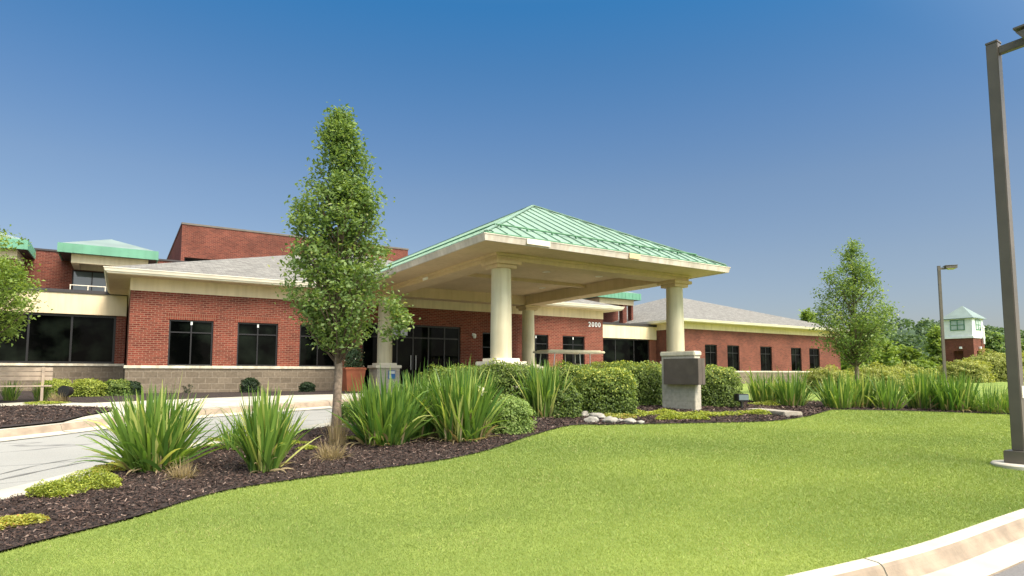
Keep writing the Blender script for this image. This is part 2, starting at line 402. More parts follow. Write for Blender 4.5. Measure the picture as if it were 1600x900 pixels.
def sweep(path, prof, zfun, side=1, joint=3.0, gap=.012):
    """profile (offset to the left of the path, height) carried along a ground path, cut into lengths with narrow joints"""
    P = [Vector((p[0], p[1])) for p in path]; mb = MB()
    L = [0]
    for a, b in zip(P, P[1:]): L.append(L[-1]+(b-a).length)
    def at(s):
        s = min(max(s, 0), L[-1]-1e-6)
        for i in range(len(P)-1):
            if L[i+1] >= s: break
        t = (s-L[i])/max(L[i+1]-L[i], 1e-9); p = P[i].lerp(P[i+1], t)
        d0 = (P[i+1]-P[max(i-1, 0)]).normalized(); d1 = (P[min(i+2, len(P)-1)]-P[i]).normalized(); d = d0.lerp(d1, t).normalized()
        return p, Vector((-d.y, d.x))*side
    s = 0
    while s < L[-1]-.05:
        e = min(s+joint-gap, L[-1]); k = max(2, int((e-s)/.3)+1); rows = []
        for i in range(k):
            p, nrm = at(s+(e-s)*i/(k-1)); rows.append([(p.x+nrm.x*o_, p.y+nrm.y*o_, zfun(p.x+nrm.x*o_, p.y+nrm.y*o_)+h_) for o_, h_ in prof])
        m = len(prof); fs = [(i*m+j, i*m+j+1, (i+1)*m+j+1, (i+1)*m+j) for i in range(k-1) for j in range(m-1)]
        if side > 0: fs = [f[::-1] for f in fs]
        fs += [tuple(range(m)), tuple((k-1)*m+j for j in range(m))[::-1]]
        mb.mesh([q for r in rows for q in r], fs, False); s += joint
    mb.m_ = len(prof)
    return mb
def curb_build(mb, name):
    # darker tan second material on the kerb's steep faces: dirt, with shade painted in
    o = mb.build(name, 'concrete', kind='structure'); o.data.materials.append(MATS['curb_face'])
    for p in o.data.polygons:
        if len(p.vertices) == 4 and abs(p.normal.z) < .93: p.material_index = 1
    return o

# ================================================================== THE GROUND
def base_z(x, y): return ground_z(x, y)-.24
mb = MB()
def axis_pts(lo, hi, step, far):
    a = [lo-far, lo-far*.35, lo-far*.12, lo-far*.04]; k = lo
    while k < hi: a.append(k); k += step
    return a+[hi, hi+far*.04, hi+far*.12, hi+far*.35, hi+far]
gx = axis_pts(-30, 70, 2, 3000); gy = axis_pts(-14, 60, 2, 3000)
vs = [(x, y, base_z(x, y)) if -31 < x < 71 and -15 < y < 61 else (x, y, max(min(ground_z(x, y), .91), -.9)-.24) for y in gy for x in gx]
nx = len(gx); fs = [(j*nx+i, j*nx+i+1, (j+1)*nx+i+1, (j+1)*nx+i) for j in range(len(gy)-1) for i in range(nx-1)]
mb.mesh(vs, fs, True); mb.build('ground', 'lawn', kind='structure')

bed_edge = [(-3.2, 3.4), (-1.8, 5.0), (-.68, 5.9), (.12, 6.38), (.9, 7.0), (1.63, 7.17), (2.45, 7.22), (3.48, 7.3), (4.43, 7.62), (5.72, 8.4), (7.0, 9.02),
            (7.7, 8.72), (9.16, 8.05), (10.63, 7.44), (11.9, 7.5), (12.5, 7.62)]
be = [(p.x, p.y) for p in spline([(a, b, 0) for a, b in bed_edge], 5)]
strip_front = [(12.5, 7.62), (13.62, 7.92), (14.3, 7.4), (14.93, 6.79), (16.0, 5.4), (17.2, 3.9), (18.6, 2.6), (20.5, 1.8)]
sf = [(p.x, p.y) for p in spline([(a, b, 0) for a, b in strip_front], 4)]
street_curb = [(-8, 8.6), (-5, 6.6), (-2.5, 4.9), (0, 3.5), (1.9, 2.86), (3.74, 2.56), (5.16, 2.40), (7.12, 2.36), (9.5, 2.25), (13, 1.7), (18, .6), (26, -1.8), (40, -7)]
scv = [(p.x, p.y) for p in spline([(a, b, 0) for a, b in street_curb], 5)]
# keep the lawn's far-left corner clear of the bed
street_curb[0:3] = [(-6.5, -1.0), (-4.6, .6), (-2.4, 2.0)]; street_curb[3] = (0, 2.7)
scv = [(p.x, p.y) for p in spline([(a, b, 0) for a, b in street_curb], 5)]
lawn_poly = be+sf[1:]+[(24, .6), (30, -3.7)]+[p for p in reversed(scv) if p[0] < 29 and p[0] > -4.5]
drape('lawn', lawn_poly, 'lawn', 0.0, .5)
# grass beyond the daylilies, up to the wing and out to the tower
drape('back_lawn', [(13.0, 12.2), (16, 15.7), (18.8, 15.8), (21.8, 17.3), (24.3, 21), (24.9, 28.9), (30, 28.9), (30.1, 26.9), (48, 26.9), (60, 60), (120, 60), (150, 40), (150, -60), (40, -20), (27, -1.5), (21.2, 3.4), (17.6, 5.2), (15.8, 8.2), (13.6, 9.4)], 'lawn', -.02, 1.6)

# beds of bark mulch
drive_near = [(-6.5, 4.6), (-4.5, 6.0), (-2.6, 7.1), (-.98, 8.27), (0.01, 9.51), (1.1, 10.6), (2.44, 11.35), (3.42, 11.75), (5.2, 12.75), (6.9, 14.6), (8.2, 15.5), (10.5, 15.9), (16, 15.8), (18.8, 15.9), (21.8, 17.4), (24.2, 21), (24.8, 28.9)]
dn = [(p.x, p.y) for p in spline([(a, b, 0) for a, b in drive_near], 5)]
dn_in = []
for i, p in enumerate(dn):
    a_, b_ = dn[max(i-1, 0)], dn[min(i+1, len(dn)-1)]; L_ = hypot(b_[0]-a_[0], b_[1]-a_[1]); dn_in.append((p[0]+(b_[1]-a_[1])/L_*.44, p[1]-(b_[0]-a_[0])/L_*.44))
bed_poly = be+[(13.62, 7.92), (13.6, 9.4), (14.2, 12), (16, 14.4), (16.4, 15.6)]+[p for p in reversed(dn_in) if p[0] < 16.3 and p[0] > -6.2]+[(-5.2, 3.0)]
drape('mulch_bed', bed_poly, 'mulch', .02, .35)
drape('lily_bed', sf+[(21.5, 3.6), (18.8, 5.2), (16.6, 8.0), (14.8, 9.6), (13.4, 9.7), (12.2, 8.6)], 'mulch', .012, .4)

# driveway, between its two kerbs
drive_far = [(-9, 10.5), (-6, 12.1), (-3.8, 13.2), (-1.73, 14.15), (-.85, 14.65), (.19, 15.4), (1.85, 15.98), (3.62, 16.2), (5.2, 16.6), (6.4, 17.8), (7.3, 19.6), (8.4, 20.9), (10, 21.3), (17, 21.3), (19.6, 21.6), (20.45, 23), (20.5, 28.9)]
df = [(p.x, p.y) for p in spline([(a, b, 0) for a, b in drive_far], 5)]
drape('driveway', dn+[p for p in reversed(df)], 'drive_asphalt', -.15, .7)
CURB_IN = [(0, -.13), (0, 0.0), (.13, 0.0), (.16, -.012), (.185, -.04), (.235, -.125), (.28, -.139), (.62, -.137)]
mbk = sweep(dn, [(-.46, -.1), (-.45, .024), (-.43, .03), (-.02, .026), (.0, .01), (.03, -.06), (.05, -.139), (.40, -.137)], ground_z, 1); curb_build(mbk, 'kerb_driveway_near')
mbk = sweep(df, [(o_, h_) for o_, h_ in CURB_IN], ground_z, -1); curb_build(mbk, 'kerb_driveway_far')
# sidewalk and entrance plaza
walk = [p for p in df if p[0] > .0]
drape('sidewalk', [(-.86, 14.66)]+[p for p in df if -.84 < p[0] <= 0]+[(a, b+.02) for a, b in walk if a < 19.7 and b < 22]+[(20.2, 22.6), (20.2, 23.3), (7.2, 23.3), (7.2, 20.4), (5.9, 19.35), (2.2, 18.95), (-.6, 18.9), (-2, 20), (-9, 20), (-9, 19.2), (-3, 19.2), (-1.2, 18.2), (-.1, 17.0), (-.1, 16.3), (-.55, 15.6)], 'concrete', .004, .8)
drape('island_bed', [p for p in df if p[0] < -.95]+[(-.9, 14.66), (-.55, 15.6), (-.1, 16.3), (-.1, 17.0), (-1.2, 18.2), (-3, 19.2), (-9, 19.2)], 'mulch', .03, .5)
drape('wall_bed', [(-9, 20), (-2, 20), (-.6, 18.9), (2.2, 18.95), (5.9, 19.35), (7.2, 20.4), (7.2, 23.4), (.0, 23.4), (.0, 28.9), (-9, 28.9)], 'mulch', .01, .8)

plain('tyre_dark', (.17, .172, .165), .85, var=.25, scale=2)
def marks(name, pts, w_, label):
    c = [Vector(on_ground(*p)).to_3d() for p in pts]; c = spline(c, 6); mb = MB(); rows = []
    for i, p in enumerate(c):
        d = (c[min(i+1, len(c)-1)]-c[max(i-1, 0)]).normalized(); nrm = Vector((-d.y, d.x, 0)); ww = w_*(.6+.4*sin(i*.9))*(min(1, .15+i*.25))*(min(1, .15+(len(c)-1-i)*.25))
        rows += [(p.x+nrm.x*ww/2, p.y+nrm.y*ww/2, ground_z(p.x, p.y)-.145), (p.x-nrm.x*ww/2, p.y-nrm.y*ww/2, ground_z(p.x, p.y)-.145)]
    mb.mesh(rows, [(2*i, 2*i+1, 2*i+3, 2*i+2) for i in range(len(c)-1)]); tag(mb.build(name, 'tyre_dark'), kind='structure')
marks('road_tyre_mark', [(-60, 750), (0, 731), (70, 717), (124, 707), (185, 700)], .09, '')
marks('road_tyre_mark', [(-60, 738), (0, 723), (60, 710), (110, 702), (150, 699)], .05, '')
marks('road_tar_seam', [(-40, 675), (0, 668), (60, 660), (124, 654)], .07, '')
marks('road_tar_seam', [(60, 671), (120, 663), (190, 657), (260, 652)], .05, '')
# street in front
drape('street', [p for p in scv if p[0] < 39.5]+[(39, -16), (-8, -16), (-9.5, -3)], 'street_asphalt', -.116, 1.0)
SK = [(0, -.15), (0, .002), (.10, .004), (.12, -.002), (.14, -.02), (.165, -.07), (.185, -.098), (.205, -.106), (.43, -.104), (.435, -.13)]
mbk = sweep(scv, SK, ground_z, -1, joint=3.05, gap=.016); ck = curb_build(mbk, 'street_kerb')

# ================================================================== BUILDINGS
def wall(x0, x1, z0, z1, y, openings=(), depth=.12, axis='y', flip=False):
    """a wall's face with real openings and their reveals; axis 'y': face at y looking to -y; 'x': face at x=y, running along y, looking to -x (or +x with flip)"""
    mb = MB(); xs = sorted({x0, x1, *[o[0] for o in openings], *[o[1] for o in openings]}); zs = sorted({z0, z1, *[o[2] for o in openings], *[o[3] for o in openings]})
    sgn = -1 if flip else 1
    def P(a, d, z): return (a, y+d, z) if axis == 'y' else (y+d*sgn, a, z)
    for i in range(len(xs)-1):
        for j in range(len(zs)-1):
            cx, cz = (xs[i]+xs[i+1])/2, (zs[j]+zs[j+1])/2
            if any(o[0] < cx < o[1] and o[2] < cz < o[3] for o in openings): continue
            mb.face([P(xs[i], 0, zs[j]), P(xs[i+1], 0, zs[j]), P(xs[i+1], 0, zs[j+1]), P(xs[i], 0, zs[j+1])])
    for a, b, c, d in openings:
        mb.face([P(a, 0, c), P(a, 0, d), P(a, depth, d), P(a, depth, c)]); mb.face([P(b, 0, c), P(b, depth, c), P(b, depth, d), P(b, 0, d)])
        mb.face([P(a, 0, d), P(b, 0, d), P(b, depth, d), P(a, depth, d)]); mb.face([P(a, 0, c), P(a, depth, c), P(b, depth, c), P(b, 0, c)])
    return mb
def window(parent, x0, x1, z0, z1, y, mull=(.5,), trans=.27, name='window', bar=.05, glass='glass', curtain=None, low=None):
    mb = MB(); yf0, yf1 = y+.07, y+.12
    mb.box(x0, x0+bar, yf0, yf1, z0, z1); mb.box(x1-bar, x1, yf0, yf1, z0, z1)
    mb.box(x0+bar, x1-bar, yf0, yf1, z1-bar, z1); mb.box(x0+bar, x1-bar, yf0, yf1, z0, z0+bar)
    cuts = [x0+bar]+[x0+(x1-x0)*m for m in mull]+[x1-bar]
    for c in cuts[1:-1]: mb.box(c-bar*.4, c+bar*.4, yf0+.004, yf1, z0+bar, z1-bar)
    if trans:
        zt = z1-(z1-z0)*trans
        for a, b in zip(cuts, cuts[1:]):
            mb.box(a+(bar*.4 if a != cuts[0] else 0), b-(bar*.4 if b != cuts[-1] else 0), yf0+.006, yf1, zt-bar*.4, zt+bar*.4)
    f = mb.build(name, 'frame', parent)
    g = MB(); g.box(x0+.004, x1-.004, y+.105, y+.117, z0+.004, z1-.004); g.build('pane', glass, f)
    return f
def hip_roof(x0, x1, y0, y1, z, slope, thick=0.0):
    """faces of a hip roof over the rectangle; the ridge runs the long way"""
    W, D = x1-x0, y1-y0; r = min(W, D)/2; h = z+r*slope
    if W >= D: A = Vector((x0+r, (y0+y1)/2, h)); B = Vector((x1-r, (y0+y1)/2, h))
    else: A = Vector(((x0+x1)/2, y0+r, h)); B = Vector(((x0+x1)/2, y1-r, h))
    c = [Vector((x0, y0, z)), Vector((x1, y0, z)), Vector((x1, y1, z)), Vector((x0, y1, z))]
    if (A-B).length < .02: return [[c[0], c[1], A], [c[1], c[2], A], [c[2], c[3], A], [c[3], c[0], A]]
    if W >= D: return [[c[0], c[1], B, A], [c[1], c[2], B], [c[2], c[3], A, B], [c[3], c[0], A]]
    return [[c[0], c[1], A], [c[1], c[2], B, A], [c[2], c[3], B], [c[3], c[0], A, B]]
def ring_box(x0, x1, y0, y1, z0, z1, t):
    """a band round a rectangle (fascia, gutter), butted at the corners"""
    mb = MB(); mb.box(x0, x1, y0, y0+t, z0, z1); mb.box(x0, x1, y1-t, y1, z0, z1)
    mb.box(x0, x0+t, y0+t, y1-t, z0, z1); mb.box(x1-t, x1, y0+t, y1-t, z0, z1); return mb
def gutter_ring(x0, x1, y0, y1, ztop, h, mb=None):
    """a K-shaped gutter's outline: lip, belly, foot"""
    mb = mb or MB(); pr = [(0, 0), (0, -.02), (.012, -.03), (.03, -h*.6), (.045, -h), (.09, -h), (.09, 0)]
    cs = [(x0, y0, 1, 1), (x1, y0, -1, 1), (x1, y1, -1, -1), (x0, y1, 1, -1)]
    for i in range(4):
        a, b = cs[i], cs[(i+1) % 4]
        rows = [[(c[0]+c[2]*o, c[1]+c[3]*o, ztop+z) for o, z in pr] for c in (a, b)]
        m = len(pr)
        mb.mesh(rows[0]+rows[1], [(j, (j+1) % m, m+(j+1) % m, m+j) for j in range(m)])
    return mb

# ---- entrance pavilion: the long brick wing the porte-cochere stands against
YM = 23.35; PX0, PX1 = .2, 20.25
pav = empty('brick_pavilion', (0, 0, 0), 0, 'long red brick wing with grey hip roof and stone base behind the entrance canopy', 'building')
SILL = 1.82; BT = 4.26; FT = 4.70; HEAD = 3.36
wins = [(1.33, 2.67), (3.44, 4.80), (5.57, 6.92), (15.56, 16.9), (17.74, 19.08)]
ops = [(a, b, SILL, HEAD) for a, b in wins]+[(7.95, 12.27, .91, 3.55), (13.35, 14.6, SILL-.6, HEAD)]
wl = wall(PX0, PX1, SILL, BT, YM, [o for o in ops if o[2] >= SILL]+[(7.95, 12.27, SILL, 3.55), (13.35, 14.6, SILL, HEAD)])
for xx, fl in ((PX0, False), (PX1, True)):
    w2 = wall(YM, 38, SILL, BT, xx, (), axis='x', flip=fl); wl.mesh(w2.v, w2.f)
wl.build('wall', 'brick', pav)
bs = wall(PX0-.05, PX1+.05, .6, SILL-.09, YM-.05, [(7.95, 12.27, .6, SILL-.09), (13.35, 14.6, SILL-.6, SILL-.09)], depth=.17)
for xx, fl in ((PX0-.05, False), (PX1+.05, True)):
    w2 = wall(YM-.05, 38, .6, SILL-.09, xx, (), axis='x', flip=fl); bs.mesh(w2.v, w2.f)
bs.build('stone_base', 'block', pav)
for parts_ in ([(PX0-.085, 7.95, YM-.085, YM+.10), (PX0-.085, PX0-.001, YM+.1, 38)], [(12.27, 13.35, YM-.085, YM+.10)], [(14.6, PX1+.085, YM-.085, YM+.10), (PX1+.001, PX1+.085, YM+.1, 38)]):
    mb = MB()
    for a_, b_, c_, d_ in parts_: mb.box(a_, b_, c_, d_, SILL-.09, SILL)
    mb.build('sill_course', 'sill', pav)
for a, b in wins: mb = MB(); mb.box(a-.1, b+.1, YM-.003, YM+.02, HEAD+.002, HEAD+.21); mb.build('brick_lintel', 'soldier', pav)
mb = MB(); mb.box(PX0-.02, PX1+.02, YM-.02, YM+.1, BT, FT-.03); mb.box(PX0-.02, PX0+.1, YM+.1, 38, BT, FT-.03); mb.box(PX1-.1, PX1+.02, YM+.1, 38, BT, FT-.03); mb.build('frieze', 'stucco', pav)
EX0, EX1, EY0, EY1 = -.5, 20.95, 22.62, 44.0
mb = MB(); mb.box(EX0+.06, EX1-.06, EY0+.06, EY1-.06, FT-.03, FT); mb.build('soffit', 'stucco', pav)
ring_box(EX0+.03, EX1-.03, EY0+.03, EY1-.03, FT-.01, FT+.15, .03).build('fascia', 'fascia_white', pav)
gutter_ring(EX0-.06, EX1+.06, EY0-.06, EY1+.06, FT+.16, .12).build('gutter', 'fascia_white', pav)
mb = MB()
for f in hip_roof(EX0, EX1, EY0, EY1, FT+.15, .322): mb.face(f)
mb.build('roof', 'shingles', pav)
for i, (a, b) in enumerate(wins):
    wf = window(pav, a+.0, b-.0, SILL, HEAD, YM)
    mb = MB(); cxm = (a+b)/2; mb.box(cxm-.03, cxm+.03, YM+.055, YM+.068, HEAD-.16, HEAD-.04); mb.build('latch_tag', 'paper', wf)
window(pav, 13.35, 14.6, SILL-.6, HEAD, YM, trans=.3)
# curtain shapes seen through the dark glass stand inside the reveal
# entrance glazing with sliding doors
ed = window(pav, 7.95, 12.27, .915, 3.55, YM, mull=(.17, .34, .5, .66, .83), trans=.2, name='entrance_glazing', bar=.07)
mb = MB(); mb.box(9.55, 9.85, YM+.05, YM+.066, 3.1, 3.42); mb.box(9.12, 9.42, YM+.05, YM+.066, 3.1, 3.42); mb.build('transom_panel', 'pale_glass', ed)  # two small pale panels set before the transom glass
mb = MB()
for xd in (10.0, 10.22): mb.tube([(xd, YM+.02, 1.7), (xd, YM+.02, 2.3)], .014, 8)
mb.build('handle', 'steel', ed)

# street number 2000 in raised light letters
def text(txt, size, ext, mat, loc, rot, parent, name='number', spacing=1.15):
    cu = bpy.data.curves.new(name, 'FONT'); cu.body = txt; cu.size = size; cu.extrude = ext; cu.space_character = spacing; cu.offset = size*.008; cu.align_x = 'CENTER'
    o = bpy.data.objects.new(name, cu); COL.objects.link(o); dg = bpy.context.evaluated_depsgraph_get()
    me = bpy.data.meshes.new_from_object(o.evaluated_get(dg)); bpy.data.objects.remove(o)
    me.materials.clear(); me.materials.append(MATS[mat]); q = bpy.data.objects.new(name, me); COL.objects.link(q); q.location = loc; q.rotation_euler = rot; q.parent = parent; return q
text('2000', .33, .012, 'white_paint', (19.70, YM-.016, 3.86), (pi/2, 0, 0), pav, 'house_number', 1.25)

# ---- links left and right, set back, flat roofed with a cream band
def link(x0, x1, y, gx0, gx1, zb, zt, gz0, label, base=True, cuts=()):
    r = empty('glazed_link', (0, 0, 0), 0, label, 'building', 'set back flat roofed glazed links')
    wl = wall(x0, x1, gz0 if base else .7, zb, y+.06, [(gx0, gx1, gz0 if base else .7, zb)], depth=.2); wl.build('wall', 'brick', r)
    mb = MB(); mb.box(x0, x1, y+.004, y+.5, zb+.001, zt, bev=0)
    k = x0+1.25
    ks = [x0+.0]
    while k < x1-.3: ks.append(k); k += 1.75
    ks.append(x1)
    for a_, b_ in zip(ks, ks[1:]): mb.box(a_+.007, b_-.007, y-.008, y+.003, zb+.006, zt-.006)
    mb.build('band_panel', 'stucco', r)
    mb = MB(); mb.box(x0, x1, y-.05, y+.55, zt+.001, zt+.13); mb.build('roof_trim', 'dark_trim', r)
    mb = MB(); mb.box(x0, x1, y+.4, 33.9, zt+.02, zt+.10); mb.build('roof', 'dark_trim', r)
    if base:
        mb = MB(); mb.box(x0, x1, y+.01, y+.4, .6, gz0-.09); mb.build('stone_base', 'block', r)
        mb = MB(); mb.box(x0, x1, y-.03, y+.4, gz0-.089, gz0-.001); mb.build('sill_course', 'sill', r)
    n = cuts
    window(r, gx0, gx1, gz0, zb-.002, y+.08, mull=tuple((c-gx0)/(gx1-gx0) for c in n), trans=0, name='window_wall', bar=.08)
    return r
link(-16, .14, 28.8, -15.5, -.19, 3.83, 4.64, 1.94, 'low flat roofed link with cream band and wide dark window, left of the brick wing', True, (-13.5, -11, -8.6, -6.2, -4.3, -2.93, -1.62))
link(20.3, 29.98, 29.2, 20.35, 29.4, 3.79, 4.64, .93, 'flat roofed link with cream band over tall dark glass, between the two brick wings', False, (23.2, 26.475, 28.07))

# ---- right wing
YR = 27.0; RX0, RX1 = 30.0, 47.9
wg = empty('brick_wing', (0, 0, 0), 0, 'far right red brick wing with narrow dark windows under a grey pyramid roof', 'building')
RS, RH, RB = 1.745, 3.46, 4.42
ww = [(32.10, 33.28), (34.32, 35.57), (37.85, 39.16), (41.44, 42.72), (43.73, 45.07)]
wl = wall(RX0, RX1, RS, RB, YR, [(a, b, RS, RH) for a, b in ww])
for xx, fl in ((RX0, False), (RX1, True)):
    w2 = wall(YR, 44.5, RS, RB, xx, (), axis='x', flip=fl); wl.mesh(w2.v, w2.f)
wl.build('wall', 'brick_far', wg)
bs = wall(RX0-.05, RX1+.05, .6, RS-.09, YR-.05)
for xx, fl in ((RX0-.05, False), (RX1+.05, True)):
    w2 = wall(YR-.05, 44.5, .6, RS-.09, xx, (), axis='x', flip=fl); bs.mesh(w2.v, w2.f)
bs.build('stone_base', 'block', wg)
mb = MB(); mb.box(RX0-.085, RX1+.085, YR-.085, YR+.07, RS-.089, RS-.001); mb.build('sill_course', 'sill', wg)
mb = MB(); mb.box(RX0-.02, RX1+.02, YR-.02, YR+.1, RB, 4.80); mb.box(RX0-.02, RX0+.1, YR+.1, 44.5, RB, 4.80); mb.build('frieze', 'stucco', wg)
mb = MB(); mb.box(29.36, 48.44, 26.36, 45.44, 4.80, 4.83); mb.build('soffit', 'stucco', wg)
ring_box(29.33, 48.47, 26.33, 45.47, 4.82, 4.97, .03).build('fascia', 'fascia_white', wg)
gutter_ring(29.24, 48.56, 26.24, 45.56, 4.98, .13).build('gutter', 'fascia_white', wg)
mb = MB()
for f in hip_roof(29.3, 48.5, 26.3, 45.5, 4.97, .32): mb.face(f)
mb.build('roof', 'shingles', wg)
for a, b in ww: window(wg, a, b, RS, RH, YR, mull=(.52,), trans=.3)

# ---- two storey block behind, with green roofed bays
blk = empty('two_storey_block', (0, 0, 0), 0, 'two storey red brick block with flat parapet and green roofed balcony bays, behind at left', 'building')
Y2 = 34.0
wl = wall(-16, 31.0, .9, 7.02, Y2, [(-2.0, -.5, 4.9, 6.25), (-6.3, -4.9, 4.9, 6.25)], depth=.15)
w2 = wall(Y2, 60, .9, 7.02, 31.0, (), axis='x', flip=True); wl.mesh(w2.v, w2.f)
wl.face([(-16, Y2, 7.02), (31.0, Y2, 7.02), (31.0, 60, 7.02), (-16, 60, 7.02)]); wl.build('wall', 'brick_far', blk)
mb = MB(); mb.box(-16, 31.05, Y2-.05, Y2+.3, 7.021, 7.10); mb.build('coping', 'dark_trim', blk)
def bay(x0, x1, y0, zb, zf, apex_z, xa=None, parts=True):
    # hip cap with deep green fascia on brick piers, open balcony below
    cx = (x0+x1)/2; d = x1-x0
    yb = Y2+ .6
    mb = MB(); t = .05
    A = Vector((cx, y0+(yb-y0)*.62, apex_z))
    c = [Vector((x0, y0, zf)), Vector((x1, y0, zf)), Vector((x1, yb, zf)), Vector((x0, yb, zf))]
    for i in range(4): mb.face([c[i], c[(i+1) % 4], A])
    rf = mb.build('roof', 'pale_green_metal', blk)
    m2 = ring_box(x0-.02, x1+.02, y0-.02, yb, zb, zf+.02, .05)
    k = x0+.2
    while k < x1: m2.box(k-.015, k+.015, y0-.035, y0-.02, zb+.02, zf); k += .33
    k = y0+.2
    while k < yb: m2.box(x0-.035, x0-.02, k-.015, k+.015, zb+.02, zf); m2.box(x1+.02, x1+.035, k-.015, k+.015, zb+.02, zf); k += .33
    m2.build('fascia', 'green_fascia', rf)
    m3 = MB(); m3.box(x0+.05, x1-.05, y0+.05, yb, zb+.02, zb+.06); m3.build('soffit', 'dark_trim', rf)
    m3 = MB(); m3.box(x0+.45, x1-.35, y0+.35, y0+.6, zb-.36, zb+.02); m3.box(x0+.45, x0+.7, y0+.6, Y2, zb-.36, zb+.02); m3.box(x1-.6, x1-.35, y0+.6, Y2, zb-.36, zb+.02); m3.build('beam', 'stucco', rf)
    m4 = MB(); px_ = x0+(x1-x0)*.70; m4.box(px_-.19, px_+.19, y0+.38, y0+.75, 4.75, zb-.361); m4.box(x1-.55, x1-.38, y0+.38, y0+.75, 4.75, zb-.361); m4.build('pier', 'brick_far', rf)
    m6 = MB(); m6.box(x0+.45, x1-.35, Y2-.12, Y2-.02, 6.27, zb+.02); m6.build('panel', 'stucco', rf)
    if not parts: return
    m5 = MB()
    for zz in (5.05, 5.32): m5.tube([(x0+.45, y0+.45, zz), (px_-.2, y0+.45, zz)], .02, 6)
    for q in range(4): xx = x0+.47+(px_-.2-x0-.47)*q/3; m5.tube([(xx, y0+.45, 4.75), (xx, y0+.45, 5.32)], .02, 6)
    m5.build('railing', 'fascia_white', rf)
bay(-2.39, 1.23, 31.5, 6.63, 7.0, 7.72)
bay(-7.0, -3.39, 31.5, 6.6, 6.98, 7.70)
window(blk, -2.0, -.5, 4.9, 6.25, Y2+.02, mull=(.5,), trans=0, glass='pale_glass')
window(blk, -6.3, -4.9, 4.9, 6.25, Y2+.02, mull=(.5,), trans=0, glass='pale_glass')
bay(26.9, 30.86, 31.5, 6.72, 7.16, 7.85, parts=False)

# ---- tall windowless block
tb = empty('tall_brick_block', (0, 0, 0), 0, 'tall windowless red brick block rising over the grey roof, behind the slender tree', 'building')
wl = wall(2.58, 15.95, .9, 9.80, 38, [(2.75, 4.4, 7.0, 7.98)], depth=.3)
w2 = wall(38, 54, .9, 9.80, 2.58, (), axis='x'); wl.mesh(w2.v, w2.f); w2 = wall(38, 54, .9, 9.80, 15.95, (), axis='x', flip=True); wl.mesh(w2.v, w2.f)
wl.face([(2.58, 38, 9.7), (15.95, 38, 9.7), (15.95, 54, 9.7), (2.58, 54, 9.7)]); wl.build('wall', 'brick_far', tb)
mb = ring_box(2.54, 15.99, 37.96, 54.04, 9.801, 9.90, .3); mb.build('coping', 'lamp_metal', tb)
window(tb, 2.75, 4.4, 7.0, 7.98, 38.15, mull=(.5,), trans=0)

# ---- porte-cochere
cp = empty('entrance_canopy', (11.6, 17, 0), 0, 'entrance canopy with pale green standing seam metal roof on four round cream columns', 'canopy')
def rel(o):                      # keep world place when the parent has an offset
    o.matrix_parent_inverse = Matrix.Translation(-Vector(cp.location)); return o
class CPart(MB):
    def build(s, name, mat, parent=None, **k):
        o = super().build(name, mat, parent or cp, **k)
        if parent is None or parent is cp: rel(o)
        return o
KX0, KX1, KY0, KY1 = 7.2, 15.88, 12.45, 30.2
ZS, ZE = 4.71, 4.92
KS = (7.19-ZE)/((KX1-KX0)/2)
xm = (KX0+KX1)/2; zr = ZE+(KX1-KX0)/2*KS; ya = KY0+(KX1-KX0)/2
mb = CPart(); A = (xm, ya, zr); B = (xm, KY1, zr)
mb.face([(KX0, KY0, ZE), (KX1, KY0, ZE), A]); mb.face([(KX1, KY0, ZE), (KX1, KY1, ZE), B, A]); mb.face([(KX0, KY1, ZE), (KX0, KY0, ZE), A, B])
def seam(p, q, w_=.016, h_=.032):
    p, q = Vector(p), Vector(q); d = (q-p).normalized(); s_ = Vector((0, 0, 1)).cross(d).normalized(); n_ = d.cross(s_)
    if n_.z < 0: n_ = -n_
    vs = [p-s_*w_/2, p+s_*w_/2, p+s_*w_/2+n_*h_, p-s_*w_/2+n_*h_]; vs += [v+(q-p) for v in vs]
    mb.mesh(vs, [(0, 1, 2, 3), (4, 7, 6, 5), (0, 4, 5, 1), (1, 5, 6, 2), (2, 6, 7, 3), (3, 7, 4, 0)])
k = KX0+.2
while k < KX1-.1:
    r_ = min(k-KX0, KX1-k); seam((k, KY0, ZE), (k, KY0+r_, ZE+r_*KS)); k += .4
k = KY0+.2
while k < KY1:
    r_ = min(k-KY0, (KX1-KX0)/2); seam((KX0, k, ZE), (KX0+r_, k, ZE+r_*KS)); seam((KX1, k, ZE), (KX1-r_, k, ZE+r_*KS)); k += .4
for p, q in (((KX0, KY0, ZE), A), ((KX1, KY0, ZE), A), (A, B)): seam(Vector(p)+Vector((0, 0, .012)), Vector(q)+Vector((0, 0, .012)), .11, .03)
roof = mb.build('roof', 'green_metal')
mb = CPart(); yb_ = KY0+.62; zb_ = ZE+.62*KS+.07
mb.tube([(KX0+.66, yb_, zb_), (KX1-.66, yb_, zb_)], .022, 6); mb.tube([(KX0+.62, yb_, zb_), (KX0+.62, 24, zb_)], .02, 6); mb.tube([(KX1-.62, yb_, zb_), (KX1-.62, 24, zb_)], .02, 6)
k = KX0+.8
while k < KX1-.6: mb.box(k-.012, k+.012, yb_-.03, yb_+.03, zb_-.08, zb_+.0); k += .8
mb.build('snow_guard', 'green_dark', roof)
mb = CPart(); mb.box(KX0-.03, KX1+.03, KY0-.03, KY0+.03, ZE-.045, ZE-.002); mb.box(KX0-.03, KX0+.03, KY0+.03, 22.5, ZE-.045, ZE-.002); mb.box(KX1-.03, KX1+.03, KY0+.03, 22.5, ZE-.045, ZE-.002); mb.build('drip_edge', 'green_dark', roof)
mb = CPart(); gutter_ring(KX0-.10, KX1+.10, KY0-.10, KY1, ZE-.05, .17, mb); mb.build('gutter', 'gutter')
mb = CPart(); mb.box(KX0+1.1, KX0+1.8, KY0-.118, KY0-.085, ZE-.19, ZE-.06); mb.build('gutter_patch', 'fascia_white')
